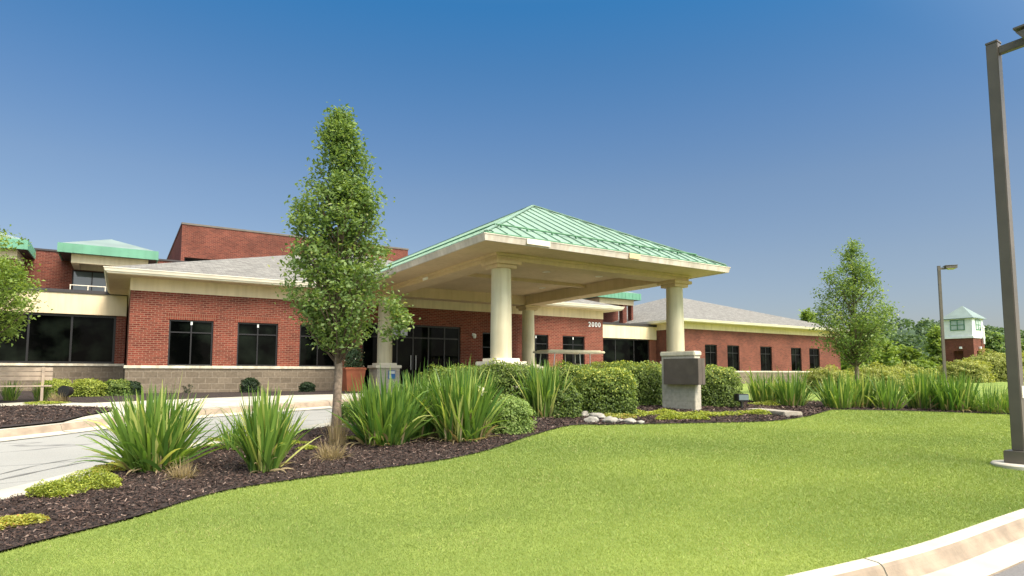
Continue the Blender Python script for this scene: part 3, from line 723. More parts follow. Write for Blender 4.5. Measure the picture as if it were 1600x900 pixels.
mb = CPart(); mb.box(xm+.15, xm+.55, KY0-.118, KY0-.085, ZE-.2, ZE-.06); mb.build('gutter_patch', 'stucco_canopy')
BX0, BX1, BY0, BY1 = 8.17, 15.43, 13.56, 22.72     # outer faces of the beam ring
CZ = 4.93; BZ = 4.53
mb = CPart()  # soffit outside the beams
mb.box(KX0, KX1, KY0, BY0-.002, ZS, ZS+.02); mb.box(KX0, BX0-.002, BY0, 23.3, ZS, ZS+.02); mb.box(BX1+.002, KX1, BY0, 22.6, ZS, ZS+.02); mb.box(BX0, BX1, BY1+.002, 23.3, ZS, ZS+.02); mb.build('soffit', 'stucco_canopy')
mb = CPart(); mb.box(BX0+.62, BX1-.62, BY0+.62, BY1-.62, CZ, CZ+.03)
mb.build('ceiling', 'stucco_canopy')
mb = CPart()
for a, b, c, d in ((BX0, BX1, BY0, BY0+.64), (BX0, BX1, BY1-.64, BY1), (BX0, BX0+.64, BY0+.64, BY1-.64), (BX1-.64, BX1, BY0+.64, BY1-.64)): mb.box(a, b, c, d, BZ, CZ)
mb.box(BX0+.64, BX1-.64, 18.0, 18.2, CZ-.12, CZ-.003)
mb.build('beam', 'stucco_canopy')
mb = CPart(); o_ = .06   # moulding at the head of the beams
mb.box(BX0-o_, BX1+o_, BY0-o_, BY0-.002, ZS-.07, ZS-.002); mb.box(BX0-o_, BX0-.002, BY0, 22.7, ZS-.07, ZS-.002); mb.box(BX1+.002, BX1+o_, BY0, 22.7, ZS-.07, ZS-.002); mb.build('crown_mould', 'stucco_canopy')
COLS = [(8.5, 13.88), (15.1, 13.88), (8.5, 22.38), (15.1, 22.38)]
for i, (x, y) in enumerate(COLS):
    c = CPart(); c.lathe(x, y, [(.285, 1.955), (.282, 2.6), (.275, 3.3), (.265, 4.02), (.262, 4.33)], 40)
    c = c.build('column', 'column_paint')
    m = MB(); m.box(x-.31, x+.31, y-.31, y+.31, 4.331, 4.43, bev=.012); m.box(x-.40, x+.40, y-.40, y+.40, 4.431, BZ-.001, bev=.012); m.build('capital', 'stucco_canopy', c)
    m = MB(); m.box(x-.36, x+.36, y-.36, y+.36, 1.872, 1.954, bev=.01); m.box(x-.50, x+.50, y-.50, y+.50, 1.76, 1.871, bev=.015); m.build('plinth', 'fascia_white', c)
    m = MB(); gz = ground_z(x, y); m.box(x-.44, x+.44, y-.44, y+.44, gz-.25, 1.759); m.build('pedestal', 'pier_stone', c)
for x, y in ((9.7, 16.2), (9.7, 19.6), (11.8, 16.4), (11.8, 19.6), (13.9, 16.2), (13.9, 19.6)):
    m = CPart(); m.lathe(x, y, [(.13, CZ-.001), (.13, CZ-.02), (.09, CZ-.022), (.085, CZ-.006)], 20); m.build('downlight', 'fascia_white')
m = CPart(); m.box(BX0-.03, BX0-.003, 17.8, 18.15, BZ+.02, ZS-.08+.0); m.build('clearance_sign', 'paper')
# blue and white notice fixed to the left rear pedestal
nb = empty('notice_sign', (8.62, 21.9, 1.5), 0, 'small blue and white notice on the pedestal of the rear left column', 'sign')
m = MB(); m.box(-.13, .13, .0, .035, -.14, .17); m.build('board', 'sign_blue', nb)
m = MB(); m.box(-.11, .11, -.004, -.001, .05, .15); m.box(-.11, -.03, -.004, -.001, -.12, .03); m.build('print_panel', 'paper', nb)
# wall lamp beside the entrance
wlp = empty('wall_lamp', (12.88, YM, 3.2), 0, 'small white wall lamp on the brick beside the entrance glazing', 'lamp')
m = MB(); m.box(-.06, .06, -.03, -.001, -.02, .1, bev=.008); m.lathe(0, -.12, [(.05, -.12), (.075, -.06), (.075, .03), (.04, .07)], 16); m.build('shade', 'white_paint', wlp)

# ---- brick tower with white lantern, far right
tw = empty('brick_tower', (70.2, 26.35, .9), 0, 'small square brick tower with white lantern room and pale green pyramid roof', 'tower')
W = 2.5
def TW(x0, x1, z0, z1, y, ops, axis, flip=False): return wall(x0, x1, z0, z1, y, ops, depth=.5, axis=axis, flip=flip)
m = TW(0, W, -.3, 4.15, 0, [(.9, 1.75, -.3, 2.9)], 'x'); q = TW(0, W, -.3, 4.15, 0, [(.7, 1.75, .5, 2.9)], 'y'); m.mesh(q.v, q.f)
q = TW(0, W, -.3, 4.15, W, [], 'x', True); m.mesh(q.v, q.f); m.face([(0, W, -.3), (W, W, -.3), (W, W, 4.15), (0, W, 4.15)]); m.build('wall', 'brick_far', tw)
m = MB(); m.box(.5, .54, .3, 1.9, -.3, 3.0); m.box(.4, 2.1, .5, .54, .4, 3.0); m.build('niche_back', 'brick_far', tw)
m = MB(); m.box(-.08, W+.08, -.08, W+.08, 4.151, 4.35); m.box(.02, W-.02, .02, W-.02, 4.351, 6.16); m.build('lantern_room', 'white_paint', tw)
for ax in (0, 1):
    f = MB(); g_ = MB(); a0, a1, z0_, z1_ = .65, 1.9, 4.95, 6.0
    if ax: a0, a1 = .75, 1.85
    def bx(M, a, b, d0, d1, z0, z1):
        if ax == 0: M.box(d0, d1, a, b, z0, z1)
        else: M.box(a, b, d0, d1, z0, z1)
    for a, b in ((a0, a0+.07), ((a0+a1)/2-.035, (a0+a1)/2+.035), (a1-.07, a1)): bx(f, a, b, -.03, .018, z0_, z1_)
    for z0, z1 in ((z0_, z0_+.07), ((z0_+z1_)/2-.03, (z0_+z1_)/2+.03), (z1_-.07, z1_)):
        bx(f, a0+.07, (a0+a1)/2-.035, -.03, .018, z0, z1); bx(f, (a0+a1)/2+.035, a1-.07, -.03, .018, z0, z1)
    fo = f.build('window', 'green_dark', tw); bx(g_, a0+.02, a1-.02, -.008, .015, z0_+.02, z1_-.02); g_.build('pane', 'frosted', fo)
m = MB()
for f in hip_roof(-.22, W+.22, -.22, W+.22, 6.14, .92): m.face(f)
m.box(-.21, W+.21, -.21, W+.21, 6.08, 6.139); m.build('roof', 'pale_green_metal', tw)
for loc_ in ((-.1, 1.06, 3.1), (1.2, -.1, 3.1)):
    m = MB(); m.box(loc_[0]-.1, loc_[0]+.1, loc_[1]-.1, loc_[1]+.1, loc_[2], loc_[2]+.22, bev=.02); m.build('lamp', 'white_paint', tw)
m = MB(); m.tube([(1.9, -.2, 3.6), (1.9, -.2, 5.4)], .09, 8); m.tube([(1.9, -.02, 3.9), (1.9, -.2, 3.9)], .03, 6); m.box(1.7, 2.1, -.28, -.12, 5.2, 5.28); m.build('bracket', 'white_paint', tw)

# ================================================================== STREET LAMPS
def street_lamp(x, y, top, label, head_dir, hs=1.0):
    gz = ground_z(x, y); r = empty('street_lamp', (x, y, gz), 0, label, 'street lamp', 'bronze parking area lamps')
    r.rotation_euler = (0, 0, head_dir)
    s = .064; h = top-gz
    m = MB(); m.lathe(0, 0, [(.30, -.3), (.30, .035), (.285, .05)], 40); m.build('concrete_footing', 'concrete', r)
    m = MB(); m.box(-s, s, -s, s, .2, h, bev=.008); m.build('pole', 'lamp_metal', r)
    m = MB(); m.box(-.13, .13, -.13, .13, .052, .20, bev=.006); m.build('base_cover', 'lamp_metal', r)
    m = MB(); m.box(-s-.004, s+.004, -s-.004, s+.004, h+.001, h+.03, bev=.005); m.build('pole_cap', 'lamp_metal', r)
    K_ = lambda v: s+(v-s)*hs
    m = MB(); m.box(s+.001, K_(.36), -.04, .04, h-.16, h-.06, bev=.006); m.build('arm', 'lamp_metal', r)
    hd = MB(); z = h-.02
    hd.mesh([(K_(.36), -.20, z-.11), (K_(.98), -.20, z-.11), (K_(.98), .20, z-.11), (K_(.36), .20, z-.11), (K_(.30), -.20, z-.02), (K_(.98), -.20, z+.02), (K_(.98), .20, z+.02), (K_(.30), .20, z-.02)],
            [(0, 3, 2, 1), (4, 5, 6, 7), (0, 1, 5, 4), (1, 2, 6, 5), (2, 3, 7, 6), (3, 0, 4, 7)])
    hd.box(K_(.28), K_(1.0), -.215, .215, z+.021, z+.045); hd = hd.build('lamp_head', 'lamp_metal', r)
    m = MB(); m.mesh([(K_(.46), -.15, z-.112), (K_(.92), -.15, z-.112), (K_(.92), .15, z-.112), (K_(.46), .15, z-.112), (K_(.53), -.10, z-.16), (K_(.86), -.10, z-.16), (K_(.86), .10, z-.16), (K_(.53), .10, z-.16)],
                     [(4, 7, 6, 5), (0, 1, 5, 4), (1, 2, 6, 5), (2, 3, 7, 6), (3, 0, 4, 7)]); m.build('lens', 'lens', hd)
    return r, h
r, h = street_lamp(9.44, 3.12, 5.83, 'tall bronze square pole lamp on a round concrete footing, nearest on the right', -pi/2)
m = MB(); m.box(.066, .075, -.035, .035, .85, 1.0); m.build('hand_hole_cover', 'fascia_white', r)
street_lamp(*px_at(1474, 31), 7.0, 'distant slim pole lamp standing between the right tree and the brick tower', -.9, .75)

# ================================================================== SMALL THINGS
# sign pier: pale block pier with a blank bronze box folded round its corner
px_, py_ = 10.72, 9.78
pr = empty('sign_pier', (px_, py_, ground_z(px_, py_)), 0, 'pale block pier with blank dark bronze sign box on its corner, in the bed', 'monument')
pr.rotation_euler = (0, 0, radians(-90+8))
gz = 2.06-ground_z(px_, py_)
# local x runs along the broad face seen from the lawn, -y looks at the viewer's left
m = MB(); m.box(-.45, .43, -.02, .22, -.2, gz-.11, bev=.01); pb = m.build('pier', 'pier_stone', pr)
m = MB(); m.box(-.475, .455, -.045, .245, gz-.109, gz, bev=.02); m.build('cap', 'sill', pr)
m = MB(); m.box(-.29, .62, -.17, -.021, .58, gz-.17, bev=.006); m.box(.431, .62, -.021, .10, .58, gz-.17, bev=.006); m.build('sign_box', 'sign_bronze', pr)
# landscape flood light
fx, fy = on_ground(1159, 640)
fl = empty('flood_light', (fx, fy, ground_z(fx, fy)), radians(-20), 'small black floodlight on a short stake in the mulch right of the sign pier', 'light')
m = MB(); m.tube([(0, 0, -.05), (0, 0, .2)], .03, 10); m.box(-.05, .05, -.05, .05, .17, .2); m.build('stake', 'black_metal', fl)
m = MB(); m.box(-.14, .14, -.09, .09, .2, .36, bev=.015); hd = m.build('housing', 'black_metal', fl)
m = MB(); m.box(-.12, .12, -.1, -.0905, .22, .34); m.build('lens', 'pale_glass', hd)
# stepping slabs right of the pier
sx, sy = on_ground(1232, 648)
m = MB(); m.box(-.75, .65, -.22, .22, -.05, .07, bev=.02); ob = m.build('stone_slab', 'flagstone'); ob.location = (sx-.1, sy+.35, ground_z(sx, sy)+.02); ob.rotation_euler = (0, 0, radians(70)); tag(ob, 'long flat edging slab at the tip of the mulch bed, near the right lawn', 'slab')
# boulders left of the pier
def rock(px, py, s, label):
    x, y = on_ground(px, py); bm = bmesh.new(); bmesh.ops.create_icosphere(bm, subdivisions=3, radius=1)
    sd = Vector((random.random()*50, random.random()*50, 0))
    from mathutils import noise
    for v in bm.verts:
        n = noise.noise(v.co*1.3+sd)*.35+noise.noise(v.co*3+sd)*.12; v.co *= (1+n); v.co.z *= .72; v.co.x *= 1.25
    vs = [tuple(v.co*s) for v in bm.verts]; fs = [tuple(v.index for v in f.verts) for f in bm.faces]; bm.free()
    m = MB(); m.mesh(vs, fs, True); o = m.build('boulder', 'rock'); o.location = (x, y, ground_z(x, y)+s*.2+.02); o.rotation_euler = (0, 0, random.random()*6)
    tag(o, label, 'rock', 'white boulders at the bed edge')
for px, py, s, l in [(914, 652, .12, 'grey white boulder tucked under the boxy hedge, leftmost of the rocks'), (934, 655, .13, 'upright white boulder beside the hedge foot, second of the rocks from the left'),
                     (924, 661, .12, 'flat white boulder on the lawn edge, below the leftmost rock'), (953, 662, .13, 'broad pale boulder at the lawn edge in the middle of the rock row'),
                     (969, 661, .07, 'small pale boulder right of the broad one on the lawn edge'), (984, 662, .09, 'pale low boulder, second last of the rocks towards the sign pier'), (1001, 663, .06, 'tiny white rock at the lawn edge, nearest the sign pier')]: rock(px, py, s, l)
# bench at far left
bx_, by_ = px_at(8, 15.6)
bn = empty('park_bench', (bx_, by_, ground_z(bx_, by_)), radians(4), 'weathered slatted timber bench in front of the left glazed link', 'bench')
m = MB()
for zz in (.62, .74, .86): m.box(-1.05, 1.0, .22, .25, zz-.05, zz+.045)
m.build('backrest', 'bench_slat', bn)
m = MB()
for yy in (-.2, -.07, .06): m.box(-1.05, 1.0, yy, yy+.11, .41, .44)
m.build('seat', 'bench_slat', bn)
for s_ in (-.85, .8): m = MB(); m.box(s_-.03, s_+.03, -.18, -.13, 0, .41); m.box(s_-.03, s_+.03, .17, .22, 0, .92); m.build('leg', 'bench_slat', bn)
# bollard-like black spot light in the left shrubs
lx_, ly_ = px_at(108, 16.0)
sp = empty('spot_light', (lx_, ly_, ground_z(lx_, ly_)), radians(-30), 'round black spotlight among the yellow green shrubs at far left', 'light')
m = MB(); m.tube([(0, -.12, .27), (0, .1, .27)], [.15, .12], 20); m.build('housing', 'black_metal', sp); m = MB(); m.tube([(0, 0, 0), (0, 0, .16)], .03, 8); m.build('stake', 'black_metal', sp)
# terracotta planter
tx, ty = px_at(552, 22.6)
tp = empty('terracotta_planter', (tx, ty, ground_z(tx, ty)), 0, 'large square terracotta planter of white flowers beside the rear left column', 'planter')
m = MB(); z_ = .78
m.mesh([(-.28, -.28, 0), (.28, -.28, 0), (.28, .28, 0), (-.28, .28, 0), (-.36, -.36, z_), (.36, -.36, z_), (.36, .36, z_), (-.36, .36, z_)], [(0, 3, 2, 1), (0, 1, 5, 4), (1, 2, 6, 5), (2, 3, 7, 6), (3, 0, 4, 7)])
m.box(-.39, .39, -.39, .39, z_+.0, z_+.08, bev=.015); m.box(-.35, .35, -.35, .35, z_+.081, z_+.09); m.build('pot', 'terracotta', tp, bevel=0)
# golf cart
gxx, gyy = px_at(889, 23.5)
gc = empty('golf_cart', (gxx, gyy, .74), radians(-4), 'cream roofed golf cart parked behind the hedge beyond the canopy', 'golf cart')
m = MB(); m.box(-1.30, 1.30, -.6, .6, 1.585, 1.665, bev=.035); m.box(-1.15, 1.15, -.5, .5, 1.66, 1.70, bev=.018); m.build('roof', 'cart_roof', gc)
for xx in (-.95, .15, .62): 
    for yy in (-.5, .5):
        m = MB(); dx = -.12 if xx < -.5 else (.05 if xx < .3 else 0); m.tube([(xx+dx, yy, .6), (xx, yy, 1.6)], .018, 8); m.build('roof_post', 'steel', gc)
m = MB(); m.box(-1.2, 1.15, -.55, .55, .28, .52, bev=.05); m.box(-1.2, -.85, -.5, .5, .5, .95, bev=.08); m.box(.35, 1.15, -.5, .5, .5, .72, bev=.05); m.build('body', 'cart_body', gc)
for x0 in (-.2, .62): 
    m = MB(); m.box(x0, x0+.42, -.48, .48, .73, .86, bev=.04); m.box(x0+.38, x0+.48, -.48, .48, .88, 1.2, bev=.03); m.build('seat', 'seat_vinyl', gc)
m = MB(); m.tube([(-.72, -.2, .9), (-.5, -.2, 1.05)], .015, 8); m.tube([(-.5+.0, -.2+.16*cos(a), 1.05+.16*sin(a)) for a in np.linspace(0, 2*pi, 17)], .014, 6, cap=False); m.build('steering_wheel', 'rubber', gc)
for xx in (-.9, .85):
    for yy in (-.55, .42): m = MB(); m.tube([(xx, yy, .22), (xx, yy+.14, .22)], .22, 20); m.build('wheel', 'rubber', gc)

# ================================================================== PLANTS
def leaves(centers, size, up=.35, aspect=.55, rng=RNG, jit=.35, outward=None):
    """diamond leaves folded along the midrib; returns verts, quads"""
    n = len(centers); s = size*(1+jit*rng.uniform(-1, 1, n))[:, None]
    nrm = rng.normal(size=(n, 3)); nrm /= np.linalg.norm(nrm, axis=1)[:, None]
    if outward is not None: nrm = nrm*.8+outward*.9
    nrm[:, 2] = np.abs(nrm[:, 2])*1.0+up; nrm /= np.linalg.norm(nrm, axis=1)[:, None]
    a = np.cross(nrm, rng.normal(size=(n, 3))); a /= np.linalg.norm(a, axis=1)[:, None]; b = np.cross(nrm, a)
    base = centers-a*s*.5; tip = centers+a*s*.5-nrm*s*.12
    l = centers+b*s*aspect*.5+nrm*s*.10-a*s*.08; r = centers-b*s*aspect*.5+nrm*s*.10-a*s*.08
    v = np.stack([base, r, tip, l], 1).reshape(-1, 3); q = np.arange(n*4).reshape(-1, 4)
    return v, q
def leaf_obj(name, c, size, mat, parent, tint=None, **kw):
    v, q = leaves(c, size, **kw)
    if tint is None: tint = RNG.random(len(c))**1.3
    return fast_mesh(name, v, q, mat, parent, np.repeat(tint, 4))

def tree(name, x, y, H, trunk_r, crown, trunk_h, label, cat='tree', n_leaf=9000, leaf=.075, mat='leaf_tree', seed=1, group=None, lean=(0, 0), limb=60, gap=.0, cl=.13, yellow=0, clz=1.0, z0=None, sprays=()):
    """crown: list of (height, left, right) reach in metres across the view; the depth reach is their mean"""
    rg = np.random.default_rng(seed); gz = ground_z(x, y) if z0 is None else z0
    r = empty(name, (x, y, gz), 0, label, cat, group)
    hs = np.array([c[0] for c in crown]); L = np.array([c[1] for c in crown]); R = np.array([c[2] for c in crown])
    cr_ = np.array([CR.x, CR.y]); cf_ = np.array([CF.x, CF.y])
    def reach(h, th):
        l = np.interp(h, hs, L); r_ = np.interp(h, hs, R); d = (l+r_)/2
        c = np.cos(th); side = np.where(c > 0, r_, l)
        return np.sqrt((side*c)**2+(d*np.sin(th))**2)
    def axis_at(h): return np.stack([lean[0]*h/H*np.ones_like(h), lean[1]*h/H*np.ones_like(h)], -1)
    ncl = max(20, n_leaf//26)
    wts = (L+R)**1.15+.08; grid = np.linspace(hs[0], hs[-1], 300); pdf = np.interp(grid, hs, wts)+1e-3; pdf /= pdf.sum()
    ch = rg.choice(grid, ncl, p=pdf)+rg.normal(size=ncl)*.03; th = rg.uniform(0, 2*pi, ncl)
    # boughs: clusters gather round a limited number of directions so the outline is uneven and has gaps
    nb = int(limb); bh = rg.choice(grid, nb, p=pdf); bt = rg.uniform(0, 2*pi, nb); blen = rg.uniform(.6, 1.03, nb)
    k = rg.integers(0, nb, ncl); mix = rg.random(ncl) < .72
    frac = rg.random(ncl)**.55
    th = np.where(mix, bt[k]+rg.normal(size=ncl)*.28, th); base_h = bh[k]
    rr = reach(np.where(mix, base_h, ch), th)*frac*np.where(mix, blen[k], .9)
    hh = np.where(mix, base_h+(frac-.75)*.35*np.minimum(1.0, reach(base_h, th))+rg.normal(size=ncl)*.07, ch)
    rr = np.minimum(rr, reach(hh, th)*1.02)
    lead = rg.random(ncl) < .06; hh = np.where(lead, rg.uniform(hs[0]+.6*(hs[-1]-hs[0]), hs[-1]-.05, ncl), hh); rr = np.where(lead, rr*.0+rg.random(ncl)*.12*np.clip(hs[-1]-hh, .2, 1), rr)
    ax = axis_at(hh); cc = np.zeros((ncl, 3))
    cc[:, :2] = ax+(np.cos(th)*rr)[:, None]*cr_+(np.sin(th)*rr)[:, None]*cf_; cc[:, 2] = hh
    if sprays:
        ex = []
        for h_, off_, dp in sprays:
            for j in range(6): e = rg.normal(size=3)*.06; ex.append([off_*cr_[0]+dp*cf_[0]+e[0], off_*cr_[1]+dp*cf_[1]+e[1], h_+e[2]])
        cc = np.concatenate([cc, np.array(ex)]); ncl = len(cc)
    m = n_leaf//ncl
    P = np.repeat(cc, m, 0)+rg.normal(size=(ncl*m, 3))*np.array([cl, cl, cl*.8*clz])
    P[:, 2] = np.clip(P[:, 2], hs[0]-.1, None)
    clump = np.repeat(rg.random(ncl), m)
    tt = np.clip(.5*rg.random(len(P))+.45*clump+yellow*(1-(P[:, 2]-hs[0])/(hs[-1]-hs[0])), 0, 1)
    v, q = leaves(P, leaf, rng=rg)
    tk = MB(); n_ = 9; pts = []; rad = []
    for i in range(n_+1):
        h = H*.93*i/n_; wob = .02*H/5*sin(i*1.7+seed); pts.append((lean[0]*h/H+wob*(i > 1), lean[1]*h/H+wob*.5*(i > 1), h-.1*(i == 0))); rad.append(trunk_r*(1.35 if i == 0 else 1)*(1-.9*(i/n_)))
    tk.tube(pts, rad, 10); tr = tk.build('trunk', 'bark', r)
    br = MB()
    for j in range(nb):
        h1 = bh[j]; R1 = float(reach(np.array(h1), np.array(bt[j])))*blen[j]*.9; h0 = max(trunk_h*.9, h1-R1*.9-.15)
        a0 = lean[0]*h0/H, lean[1]*h0/H
        dx = cos(bt[j])*cr_+sin(bt[j])*cf_
        p0 = Vector((a0[0], a0[1], h0)); p2 = Vector((lean[0]*h1/H+dx[0]*R1, lean[1]*h1/H+dx[1]*R1, h1+.05)); p1 = p0.lerp(p2, .5)+Vector((0, 0, -.05*R1))
        rb = trunk_r*.30*(1-.6*h0/H); br.tube([p0, p1, p2], [rb, rb*.6, rb*.2], 5, cap=False)
    br.build('limb', 'twig', tr)
    fast_mesh('crown', v, q, mat, r, np.repeat(tt, 4))
    return r
s1 = .01004
def prof(pts, cx, base_y, mpp):
    return sorted([((base_y-y)*mpp, (cx-a)*mpp, (b-cx)*mpp) for y, a, b in pts])
t1 = prof([(163, 520, 526), (178, 500, 532), (191, 490, 546), (215, 484, 560), (242, 480, 568), (275, 480, 572), (293, 460, 574), (303, 450, 585), (320, 450, 600), (344, 448, 606), (370, 446, 608), (395, 438, 610), (425, 434, 610), (447, 434, 608), (468, 436, 610), (490, 448, 606), (505, 458, 596), (525, 478, 578), (545, 500, 552)], 526, 690, s1)
tx1, ty1 = on_ground(525, 690)
tree('street_tree', tx1, ty1, 5.3, .075, t1, 1.3, 'slender upright tree with dense mid green crown in the mulch bed left of the canopy', n_leaf=24000, leaf=.071, seed=5, limb=150, cl=.085, yellow=.15, sprays=[(1.70, .82, 0), (1.85, .98, .05), (2.0, .93, -.05), (2.12, .85, 0), (3.55, -.6, 0), (3.72, -.68, .05)])
t2 = prof([(365, 1316, 1322), (385, 1298, 1342), (410, 1288, 1358), (440, 1280, 1372), (470, 1272, 1388), (495, 1272, 1392), (520, 1280, 1376), (540, 1300, 1362), (555, 1322, 1348)], 1335, 600, 20.5/960)
t2 = [(h, a*1.13, b*1.13) for h, a, b in t2]
x_, y_ = px_at(1337, 20.5)
tree('street_tree', x_, y_, 4.9, .075, t2, .95, 'rounded loose green tree in front of the right end of the far wing', n_leaf=14000, leaf=.086, seed=11, limb=95, cl=.12, mat='leaf_tree', yellow=.2)
t3 = prof([(350, -45, -25), (372, -90, 15), (400, -110, 28), (440, -120, 34), (475, -120, 44), (500, -110, 32), (525, -90, 12), (545, -60, -10)], -40, 640, 14.5/960)
x_, y_ = px_at(-40, 14.5)
tree('street_tree', x_, y_, 4.5, .07, t3, 1.5, 'light green tree cut by the left edge of the photo', n_leaf=12000, leaf=.085, seed=21, limb=60, mat='leaf_tree_light', cl=.11)

# ---- sword leaved daylily / iris clumps
def blades(n, L, spread, w, rg, cx=0., cy=0., base_r=.12, segs=7, droop=.6, flat=.0):
    az = rg.uniform(0, 2*pi, n); t0 = np.abs(rg.normal(size=n))*spread; t0 = np.minimum(t0, 1.25)
    ln = L*rg.uniform(.55, 1.02, n)*(1-.18*t0); tall = rg.random(n) < .06; ln[tall] *= 1.18; t0[tall] *= .6; dr = droop*rg.uniform(.2, 1.2, n)*(t0+.15); bent = rg.random(n) < .10; dr[bent] += rg.uniform(.6, 1.6, bent.sum())
    br = base_r*np.sqrt(rg.random(n)); ba = az+rg.normal(size=n)*.6
    P = np.stack([cx+br*np.cos(ba), cy+br*np.sin(ba), np.zeros(n)], 1)
    side = np.stack([-np.sin(az), np.cos(az), np.zeros(n)], 1); tw_ = rg.normal(size=n)*.5
    V = []; st = ln/segs; ww_ = w*rg.uniform(.7, 1.25, n)
    for i in range(segs+1):
        u = i/segs; th = t0+dr*u*u
        d = np.stack([np.sin(th)*np.cos(az), np.sin(th)*np.sin(az), np.cos(th)], 1); nr = np.cross(d, side)
        sd = side*np.cos(tw_)[:, None]+nr*np.sin(tw_)[:, None]
        wid = ww_*(np.minimum(1, .55+1.2*u))*(1-max(0, u-.45)**1.6*2.45)
        wid = np.maximum(wid, .0015)
        V.append(P-sd*wid[:, None]/2); V.append(P+sd*wid[:, None]/2)
        P = P+d*st[:, None]
    V = np.stack(V, 1)            # n, 2(segs+1), 3
    k = 2*(segs+1); q = np.array([[2*i, 2*i+1, 2*i+3, 2*i+2] for i in range(segs)])
    Q = (np.arange(n)[:, None, None]*k+q[None]).reshape(-1, 4)
    return V.reshape(-1, 3), Q, k
def clump(px, py, L, rad, n, label, seed, spread=.33, w=.041, mat='leaf_lily', name='lily_clump', cat='plant', group='sword leaved lily clumps', bright=0., droop=.6, flower=False, ell=1.0, part='leaves'):
    rg = np.random.default_rng(seed); x, y = on_ground(px, py); y += 0
    # the pixel marks the front foot of the clump
    d = Vector((x, y, 0)).normalized(); x += d.x*rad; y += d.y*rad
    r = empty(name, (x, y, ground_z(x, y)+.01), 0, label, cat, group)
    V, Q, k = blades(n, L, spread, w, rg, base_r=rad, droop=droop)
    c = np.array([CR.x, CR.y])
    tt = np.clip(rg.random(n)**1.25+bright, 0, 1)
    o = fast_mesh(part, V, Q, mat, r, np.repeat(tt, k), smooth=True)
    V2, Q2, k2 = blades(max(8, n//7), L*.45, 1.0, w*.8, rg, base_r=rad*1.1, droop=1.2)
    fast_mesh('dead_leaves', V2, Q2, 'leaf_dry' if mat != 'leaf_dry' else mat, r, np.repeat(rg.random(max(8, n//7)), k2), smooth=True)
    if flower:
        p = np.array([[.2, -.22, L*.62]])+rg.normal(size=(14, 3))*.035; leaf_obj('flower', p, .10, 'petal', r)['kind'] = 'stuff'
    return r
clump(240, 741, 1.05, .24, 480, 'big bright sword leaved clump, leftmost in the foreground mulch bed', 31, spread=.44, bright=.1)
clump(412, 742, 1.02, .16, 270, 'narrow upright sword leaved clump between the leftmost one and the slender tree', 32, spread=.30, bright=.12)
clump(362, 706, .50, .10, 60, 'low splayed tuft of sword leaves just behind the narrow upright clump', 33, spread=.75, w=.026)
clump(603, 700, 1.12, .34, 520, 'dark green sword leaved clump directly right of the slender tree', 34, spread=.40)
clump(655, 688, 1.12, .26, 300, 'tall sword leaved clump filling in between the two big clumps before the canopy', 37, spread=.30)
clump(722, 694, 1.25, .34, 560, 'tallest bright sword leaved clump with a pale bloom, in front of the nearest column', 35, spread=.40, bright=.08, flower=True)
clump(850, 655, 1.22, .26, 320, 'sword leaved clump between the two rounded shrubs left of the boxy hedge', 36, spread=.24, bright=.06)
for i, (px, py, L, rad, n, sp_, lab) in enumerate([
    (1196, 632, .95, .28, 150, .30, 'rear sword leaved clump nearest the flood light, first of the right row'),
    (1238, 637, 1.02, .26, 150, .33, 'front sword leaved clump just right of the edging slab tip'),
    (1310, 640, .98, .24, 130, .36, 'sword leaved clump under the left side of the rounded tree'),
    (1340, 638, .98, .26, 140, .36, 'sword leaved clump in front of the rounded tree trunk'),
    (1388, 641, .95, .24, 120, .36, 'middle sword leaved clump of the right row, with paler thin leaves'),
    (1445, 641, 1.08, .28, 170, .34, 'tall bright sword leaved clump left of the distant lamp pole'),
    (1490, 644, 1.05, .30, 200, .38, 'dark green sword leaved clump below the brick tower')]):
    clump(px, py, L*.90, rad*1.1, int(n*1.35), lab, 50+i, spread=sp_, bright=(.0 if i == 6 else .06), w=.032)
clump(1548, 647, .72, .34, 380, 'low fine grassy mound at the right end of the row beside the lamp pole', 60, spread=.55, w=.012, name='ornamental_grass', cat='grass clump', group='ornamental grasses', droop=1.3)
clump(1580, 648, .62, .30, 300, 'grassy mound partly hidden behind the nearest lamp pole', 61, spread=.6, w=.012, name='ornamental_grass', cat='grass clump', group='ornamental grasses', droop=1.3)
# dry and small tufts
clump(285, 752, .26, .10, 160, 'tan dry tuft in front of the leftmost sword leaved clump', 62, spread=.8, w=.006, mat='leaf_dry', name='dry_grass', cat='grass clump', group='dry tufts')
clump(518, 722, .30, .14, 260, 'round straw coloured tuft in front of the slender tree', 63, spread=.7, w=.006, mat='leaf_dry', name='dry_grass', cat='grass clump', group='dry tufts', droop=1.2)
clump(527, 700, .50, .12, 160, 'thin upright dry stems around the foot of the slender tree', 64, spread=.25, w=.005, mat='leaf_dry', name='dry_grass', cat='grass clump', group='dry tufts')
for i, (px, py, L, lab) in enumerate([(16, 627, .62, 'small green grass tuft on the left traffic island, at the photo edge'), (64, 627, .58, 'yellowish grass tuft in the middle of the left traffic island')]):
    clump(px, py, L, .14, 130, lab, 70+i, spread=.3, w=.014, name='ornamental_grass', cat='grass clump', group='ornamental grasses', bright=.2*i)
clump(92, 629, .32, .16, 200, 'pale tan feathery tuft at the right end of the left island', 73, spread=.7, w=.006, mat='leaf_dry', name='dry_grass', cat='grass clump', group='dry tufts')

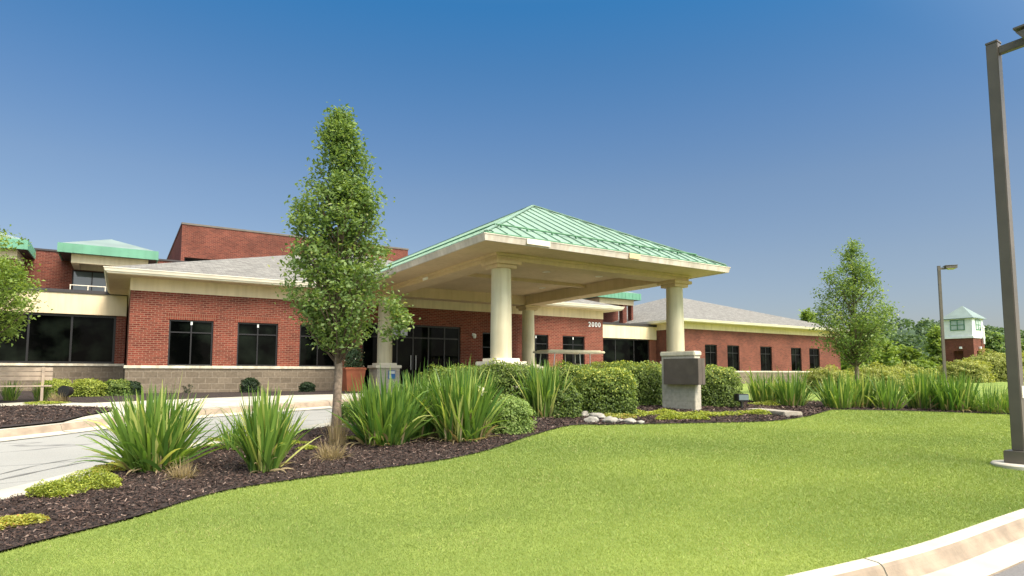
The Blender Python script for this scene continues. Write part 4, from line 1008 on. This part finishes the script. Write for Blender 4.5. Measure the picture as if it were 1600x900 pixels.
# ---- shrubs
def shrub(px, py, w_, d_, h_, label, mat, seed, n=5000, leaf=.05, boxy=2.0, group='shrubs in the beds', name='shrub', back=None, z_off=0, at=None, rough=.12, topt=.0, cat='shrub'):
    rg = np.random.default_rng(seed)
    if at: x, y = at
    else:
        x, y = on_ground(px, py); dd = Vector((x, y, 0)).normalized(); x += dd.x*d_/2*.85; y += dd.y*d_/2*.85
    r = empty(name, (x, y, ground_z(x, y)+z_off), math.atan2(CR.y, CR.x), label, cat, group)
    ph = rg.uniform(0, 2*pi, 6)
    def shell(n, lo, hi):
        d = rg.normal(size=(n, 3)); d /= np.linalg.norm(d, axis=1)[:, None]; lowr = d[:, 2] < 0; d[lowr, 2] *= .45 if boxy < 2.4 else .3
        ex = boxy; rr = 1/(np.abs(d[:, 0])**ex+np.abs(d[:, 1])**ex+np.abs(d[:, 2])**ex)**(1/ex)
        lump = 1+rough*(np.sin(5*d[:, 0]+ph[0])*np.sin(6*d[:, 1]+ph[1])+.6*np.sin(9*d[:, 2]+7*d[:, 0]+ph[2]))
        s = (rr*lump*(lo+(hi-lo)*rg.random(n)**.6))[:, None]; p_ = d*s; p_[lowr, 2] = -rg.random(lowr.sum())**.8; return d, p_
    d, p = shell(n, .72, 1.04)
    zc = h_*.5; P = p*np.array([w_/2, d_/2, h_*.5]); P[:, 2] += zc; P[:, 2] = np.maximum(P[:, 2], .02)
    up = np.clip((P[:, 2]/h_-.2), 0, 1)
    tt = np.clip(rg.random(n)**1.2*.8+topt*up, 0, 1)  # leaves lighter with height: sunlit tops painted into the tint
    v, q = leaves(P, leaf, rng=rg, outward=d, up=.15, aspect=.6)
    fast_mesh('foliage', v, q, mat, r, np.repeat(tt, 4))
    # inner twigs
    mb = MB()
    for j in range(26):
        a = rg.uniform(0, 2*pi); e = rg.uniform(.2, 1.0); t_ = (cos(a)*w_*.42*e, sin(a)*d_*.42*e, h_*(.9-.35*e)); mb.tube([(0, 0, 0), (t_[0]*.5, t_[1]*.5, t_[2]*.6), t_], [.014, .009, .004], 4, cap=False)
    mb.build('stems', 'twig', r)
    # dense inner foliage so no daylight shows straight through
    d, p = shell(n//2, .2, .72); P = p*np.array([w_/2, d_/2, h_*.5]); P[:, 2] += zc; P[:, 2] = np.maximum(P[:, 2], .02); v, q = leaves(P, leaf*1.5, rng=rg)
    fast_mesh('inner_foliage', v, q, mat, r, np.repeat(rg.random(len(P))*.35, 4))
    return r
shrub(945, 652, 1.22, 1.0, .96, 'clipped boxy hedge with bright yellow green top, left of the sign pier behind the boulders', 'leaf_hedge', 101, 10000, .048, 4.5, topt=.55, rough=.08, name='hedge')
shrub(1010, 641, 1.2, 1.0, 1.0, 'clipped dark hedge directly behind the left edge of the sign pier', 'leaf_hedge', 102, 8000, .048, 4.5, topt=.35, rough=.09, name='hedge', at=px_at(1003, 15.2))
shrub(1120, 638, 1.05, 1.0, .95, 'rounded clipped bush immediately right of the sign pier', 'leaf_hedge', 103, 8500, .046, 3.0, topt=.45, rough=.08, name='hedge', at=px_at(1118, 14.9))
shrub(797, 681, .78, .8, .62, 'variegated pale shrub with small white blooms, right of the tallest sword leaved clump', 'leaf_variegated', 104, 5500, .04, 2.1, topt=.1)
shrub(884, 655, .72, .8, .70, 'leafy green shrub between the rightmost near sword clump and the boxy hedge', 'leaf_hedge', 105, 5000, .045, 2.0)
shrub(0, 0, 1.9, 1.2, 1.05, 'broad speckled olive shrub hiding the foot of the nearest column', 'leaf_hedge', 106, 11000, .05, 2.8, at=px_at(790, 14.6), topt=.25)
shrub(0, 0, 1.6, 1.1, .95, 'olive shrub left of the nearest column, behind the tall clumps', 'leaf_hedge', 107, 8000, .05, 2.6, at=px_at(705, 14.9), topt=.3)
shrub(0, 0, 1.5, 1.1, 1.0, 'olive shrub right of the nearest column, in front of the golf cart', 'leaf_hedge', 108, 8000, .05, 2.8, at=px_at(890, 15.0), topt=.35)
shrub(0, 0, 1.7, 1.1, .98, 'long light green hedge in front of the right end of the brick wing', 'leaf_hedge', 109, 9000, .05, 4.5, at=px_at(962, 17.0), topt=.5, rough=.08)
shrub(551, 664, .62, .6, .40, 'small round shrub at the kerb just right of the slender tree trunk', 'leaf_hedge', 110, 3000, .04, 2.1)
for i, (px, Z, w_, h_, m_, lab) in enumerate([
    (92, 17.5, .9, .52, 'leaf_chartreuse', 'yellow green low shrub beside the bench at far left'),
    (140, 17.8, 1.0, .5, 'leaf_chartreuse', 'yellow green low shrub in the middle of the left shrub row'),
    (185, 18.2, .8, .48, 'leaf_hedge', 'green low shrub towards the right end of the left shrub row'),
    (208, 18.6, .5, .42, 'leaf_yew', 'dark round shrub ending the left shrub row'),
    (298, 21.0, .5, .36, 'leaf_yew', 'dark low shrub against the stone base, below the first window'),
    (393, 21.0, .55, .5, 'leaf_yew', 'dark conical shrub against the stone base, below the second window'),
    (482, 21.8, .5, .34, 'leaf_yew', 'dark low shrub against the stone base, below the third window')]):
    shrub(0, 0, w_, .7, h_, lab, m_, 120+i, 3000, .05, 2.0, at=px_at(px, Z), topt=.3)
shrub(0, 0, 5.6, 3.5, 2.5, 'large yellow green bush with rusty tips in front of the brick tower', 'leaf_rust', 130, 9000, .16, 2.0, at=px_at(1562, 52), group='far shrubs', rough=.2)
shrub(0, 0, 3.2, 2.6, 1.6, 'low yellow green bush left of the large rusty one', 'leaf_rust', 131, 6000, .14, 2.0, at=px_at(1505, 46), group='far shrubs', rough=.2)
for i, (px, Z, w_, h_, lab) in enumerate([(1362, 24, 2.2, .95, 'pale green bush behind the row, right of the rounded tree trunk'), (1412, 25, 2.0, 1.0, 'pale bush with reddish tips behind the middle of the right row'), (1290, 23, 1.6, .85, 'pale bush behind the row, left of the rounded tree trunk')]):
    shrub(0, 0, w_, 1.4, h_, lab, 'leaf_rust', 140+i, 4500, .07, 2.0, at=px_at(px, Z), group='far shrubs', rough=.25)
# planter flowers
pf = shrub(0, 0, .7, .7, 1.0, 'x', 'leaf_tree_dark', 150, 1800, .06, 2.0, at=(tx, ty)); 
for ch in list(pf.children): ch.parent = tp; ch.location = (0, 0, .72)
bpy.data.objects.remove(pf)
p = RNG.normal(size=(90, 3))*np.array([.22, .22, .2])+np.array([0, 0, 1.25]); leaf_obj('flower', p, .06, 'petal', tp)['kind'] = 'stuff'

# ---- ground covers: mats of tiny leaves nobody could count
def mat_cover(name, pts, mat, label, n, leaf, h, seed, sc=1.0):
    rg = np.random.default_rng(seed); P = []
    for px, py, rw, rd in pts:
        x, y = on_ground(px, py); m = int(n/len(pts)); a = rg.uniform(0, 2*pi, m); q = np.sqrt(rg.random(m)); bump_ = 1+.25*np.sin(a*3+px)
        u = q*np.cos(a)*rw*bump_; v = q*np.sin(a)*rd*bump_
        X = x+u*CR.x+v*CF.x; Y = y+u*CR.y+v*CF.y; zz = rg.random(m)*h*np.sqrt(np.maximum(0, 1-q*q))*(.6+.4*np.sin(7*X)*np.sin(6*Y))
        P.append(np.stack([X, Y, ground_np(X, Y)+.03+np.abs(zz)], 1))
    P = np.concatenate(P); v, q = leaves(P, leaf, rng=rg, up=.8)
    o = fast_mesh(name, v, q, mat, None, np.repeat(rg.random(len(P)), 4)); tag(o, label, 'ground cover', kind='stuff'); return o
mat_cover('sedum_mat', [(105, 768, .32, .26), (148, 762, .30, .22), (85, 777, .2, .16)], 'leaf_chartreuse', 'yellow green feathery mat in the near left of the mulch bed', 7500, .026, .20, 201)
mat_cover('red_sedum_mat', [(20, 822, .22, .15), (45, 818, .12, .1), (0, 828, .16, .12)], 'leaf_sedum', 'yellow and red sedum mat at the bottom left edge of the mulch bed', 2600, .03, .07, 202)
mat_cover('kerb_sedum_mat', [(170, 738, .22, .15), (200, 730, .2, .15)], 'leaf_sedum', 'yellow sedum along the kerb behind the leftmost sword clump', 2600, .03, .10, 203)
mat_cover('bed_creeper', [(350, 690, .22, .2), (460, 695, .2, .15), (560, 688, .25, .12), (480, 704, .15, .1), (330, 700, .12, .1)], 'leaf_chartreuse', 'scattered yellow creeper patches between the clumps near the slender tree', 3600, .03, .06, 204)
mat_cover('pier_creeper', [(1000, 650, .35, .28), (1040, 648, .5, .35), (1075, 652, .5, .3), (1120, 650, .45, .3), (1180, 648, .35, .25), (1045, 657, .3, .14), (1085, 657, .3, .12), (1200, 634, .4, .3)], 'leaf_chartreuse', 'low yellow green creeper around the foot of the sign pier', 9000, .04, .12, 205)
mat_cover('rusty_creeper', [(965, 654, .35, .25), (985, 648, .3, .3)], 'leaf_rust', 'rusty tinged creeper between the boulders and the sign pier', 2500, .04, .12, 206)
mat_cover('island_creeper', [(62, 632, .35, .25), (88, 631, .25, .2)], 'leaf_chartreuse', 'yellow creeper patch on the left island', 1800, .035, .06, 207)

# ---- bark chips over the beds
def chips(name, poly, n, label, seed, off=.02, far=18):
    rg = np.random.default_rng(seed); poly = [(a, b) for a, b in poly]
    xs = np.array([p[0] for p in poly]); ys = np.array([p[1] for p in poly]); out_ = []
    tot = 0
    while tot < n:
        # more chips near the camera where they show
        x = rg.uniform(xs.min(), xs.max(), n*2); y = rg.uniform(ys.min(), ys.max(), n*2); Z = x*CF.x+y*CF.y
        k = in_poly(x, y, poly) & (rg.random(n*2) < np.clip((6.0/np.maximum(Z, 3))**1.1, 0, 1)) & (Z < far); out_.append(np.stack([x[k], y[k]], 1)); tot += k.sum()
    p = np.concatenate(out_)[:n]; z = ground_np(p[:, 0], p[:, 1])+off+rg.random(n)*.028
    c = np.stack([p[:, 0], p[:, 1], z], 1)
    a = rg.normal(size=(n, 3)); a[:, 2] *= .35; a /= np.linalg.norm(a, axis=1)[:, None]; b = np.cross(a, rg.normal(size=(n, 3))*.5+np.array([0, 0, 1.])); b /= np.linalg.norm(b, axis=1)[:, None]
    Z = p[:, 0]*CF.x+p[:, 1]*CF.y; sc = (1+np.clip((Z-7)/12, 0, 1))[:, None]
    L_ = rg.uniform(.018, .05, n)[:, None]*sc; W_ = rg.uniform(.006, .014, n)[:, None]*sc
    v = np.stack([c-a*L_/2-b*W_/2, c+a*L_/2-b*W_/2*.6, c+a*L_/2+b*W_/2, c-a*L_/2+b*W_/2*.7], 1).reshape(-1, 3)
    o = fast_mesh(name, v, np.arange(n*4).reshape(-1, 4), 'bark_chip', None, np.repeat(rg.random(n)**1.3, 4)); tag(o, label, 'mulch', kind='stuff')
chips('bark_chips', bed_poly, 90000, 'dark shredded bark chips covering the long curving planting bed', 301)
chips('lily_bed_chips', sf+[(21.5, 3.6), (18.8, 5.2), (16.6, 8.0), (14.8, 9.6), (13.4, 9.7), (12.2, 8.6)], 9000, 'dark bark chips under the right row of clumps', 302, far=22)
chips('island_chips', [(-5, 12.75), (-3.8, 13.4), (-1.8, 14.33), (-.9, 14.85), (-.55, 15.6), (-.1, 16.3), (-.1, 17.0), (-1.2, 18.2), (-3, 19.2), (-5, 19.2)], 12000, 'dark bark chips on the left traffic island', 303, off=.03, far=22)

# ---- mown grass blades on the front lawn
def turf(n, seed=401):
    rg = np.random.default_rng(seed)
    # sample in view coordinates with a density that falls with distance
    Z = 3.3*np.exp(rg.random(n*3)*math.log(17/3.3)*1.0); X = (rg.random(n*3)*2-1)*1.2*Z
    x = X*CR.x+Z*CF.x; y = X*CR.y+Z*CF.y
    k = in_poly(x, y, lawn_poly); x, y, Z = x[k][:n], y[k][:n], Z[k][:n]; n = len(x)
    sc = np.clip(Z/5.5, .8, 2.6)
    base = np.stack([x, y, ground_np(x, y)-.003], 1); a = rg.uniform(0, 2*pi, n); ln = rg.uniform(.012, .027, n)*np.clip(sc, 0, 1.3); w_ = rg.uniform(.002, .0038, n)*sc
    side = np.stack([np.cos(a), np.sin(a), np.zeros(n)], 1)*w_[:, None]; tl = rg.normal(size=(n, 2))*.55
    tip = base+np.stack([tl[:, 0]*ln, tl[:, 1]*ln, ln*.9], 1)
    v = np.stack([base-side, base+side, tip], 1).reshape(-1, 3)
    pn = (np.sin(x*1.1+1)*np.sin(y*1.7+.5)+np.sin(x*2.9+y*1.3)*.5+np.sin(y*4.1-x*.7)*.4)
    pn2 = np.sin(x*.55+2)*np.sin(y*.9+1.2+.4*np.sin(x*.8))+.6*np.sin(.9*x+1.6*y+np.sin(1.1*x))
    tt = np.clip(.48+.07*pn+.27*pn2+rg.normal(size=n)*.10, 0, .9); dry = rg.random(n) < .015+.05*(np.sin(x*1.9+.3)*np.sin(y*2.3+1) > .86); tt[dry] = 1
    o = fast_mesh('grass', v, np.arange(n*3).reshape(-1, 3), 'grass_blade', None, np.repeat(tt, 3), k=3); tag(o, 'short mown bright green grass of the front lawn', 'grass', kind='stuff')
turf(800000)

# ================================================================== BACKGROUND TREES
def bg_tree(px, Z, top_px, w_px, mat, seed, label, shape='round', n=4200, leaf=None, base=.91):
    x, y = px_at(px, Z); H = EYE+(584-top_px)/960*Z-base; w_ = w_px/960*Z/2
    if shape == 'cone': cr_ = [(H*.06, w_*.8, w_*.8), (H*.25, w_, w_), (H*.6, w_*.62, w_*.62), (H*.9, w_*.25, w_*.25), (H, w_*.05, w_*.05)]
    else: cr_ = [(H*.12, w_*.6, w_*.6), (H*.35, w_, w_), (H*.65, w_*.95, w_*.9), (H*.88, w_*.55, w_*.6), (H, w_*.15, w_*.15)]
    tree('far_tree', x, y, H, .025*H+.05, cr_, H*.1, label, n_leaf=n, leaf=leaf or Z*.0062, mat=mat, seed=seed, group='trees beyond the wing', limb=26, cl=max(.25, w_*.13), z0=base)
for i, a in enumerate([
    (1322, 62, 540, 52, 'leaf_tree_light', 'yellow green far tree just past the end of the right wing', 'round'),
    (1372, 64, 531, 66, 'leaf_tree_light', 'pale green far tree left of the woodland gap'),
    (1412, 66, 543, 60, 'leaf_tree_light', 'broad pale green far tree in front of the dark wooded hill'),
    (1463, 66, 513, 52, 'leaf_tree_light', 'light green conical far tree left of the brick tower', 'cone'),
    (1440, 62, 566, 46, 'leaf_tree_light', 'low light green far tree below the wooded hill'),
    (1550, 84, 520, 60, 'leaf_tree', 'branching mid green far tree right of the brick tower', 'round'),
    (1586, 72, 535, 52, 'leaf_tree', 'green far tree seen on both sides of the nearest lamp pole', 'round'),
    (1622, 76, 528, 60, 'leaf_tree', 'green far tree at the right edge of the photo', 'round'),
    (1262, 78, 482, 52, 'leaf_tree_light', 'pale treetop showing above the right end of the wing roof', 'round')]):
    bg_tree(*a[:5], 500+i, a[5], *(a[6:] or ('round',)))
# wooded hill: a terrain ridge covered with crowns that read as one mass
hx, hy = px_at(1430, 190)
def hill_h(u, v):  # u across the view, v depth
    return 11.0*math.exp(-((u+6)/34)**2)*math.exp(-(v/30)**2)+5.5*math.exp(-((u-52)/40)**2)*math.exp(-(v/30)**2)+3
mb = MB(); nu, nv = 50, 14; vs = []
for j in range(nv+1):
    for i in range(nu+1):
        u = -130+290*i/nu; v = -45+90*j/nv; e = (1-abs(2*i/nu-1)**6)*(1-abs(2*j/nv-1)**4)
        vs.append((hx+u*CR.x+v*CF.x, hy+u*CR.y+v*CF.y, .5+hill_h(u, v)*e))
mb.mesh(vs, [(j*(nu+1)+i, j*(nu+1)+i+1, (j+1)*(nu+1)+i+1, (j+1)*(nu+1)+i) for j in range(nv) for i in range(nu)], True); mb.build('hill', 'forest_floor', kind='structure')
rg = np.random.default_rng(77); C = []; T = []
for k in range(800):
    u = rg.uniform(-120, 150); v = rg.uniform(-30, 25); z = .5+hill_h(u, v); s_ = rg.uniform(1.6, 3.2); tint_ = rg.random()
    m_ = 90; d = rg.normal(size=(m_, 3)); d /= np.linalg.norm(d, axis=1)[:, None]; d[:, 2] = np.abs(d[:, 2])*1.1-.25
    p = d*s_*(.75+.35*rg.random((m_, 1))); C.append(np.stack([hx+(u+p[:, 0])*CR.x+(v+p[:, 1])*CF.x, hy+(u+p[:, 0])*CR.y+(v+p[:, 1])*CF.y, z+1.2+p[:, 2]], 1)); T.append(np.clip(tint_*.7+rg.random(m_)*.35, 0, 1))
C = np.concatenate(C); T = np.concatenate(T); v, q = leaves(C, 1.0, rng=rg)
o = fast_mesh('distant_woodland', v, q, 'leaf_tree_dark', None, np.repeat(T, 4)); tag(o, 'dark green wooded hillside far beyond the right wing', 'woodland', kind='stuff')
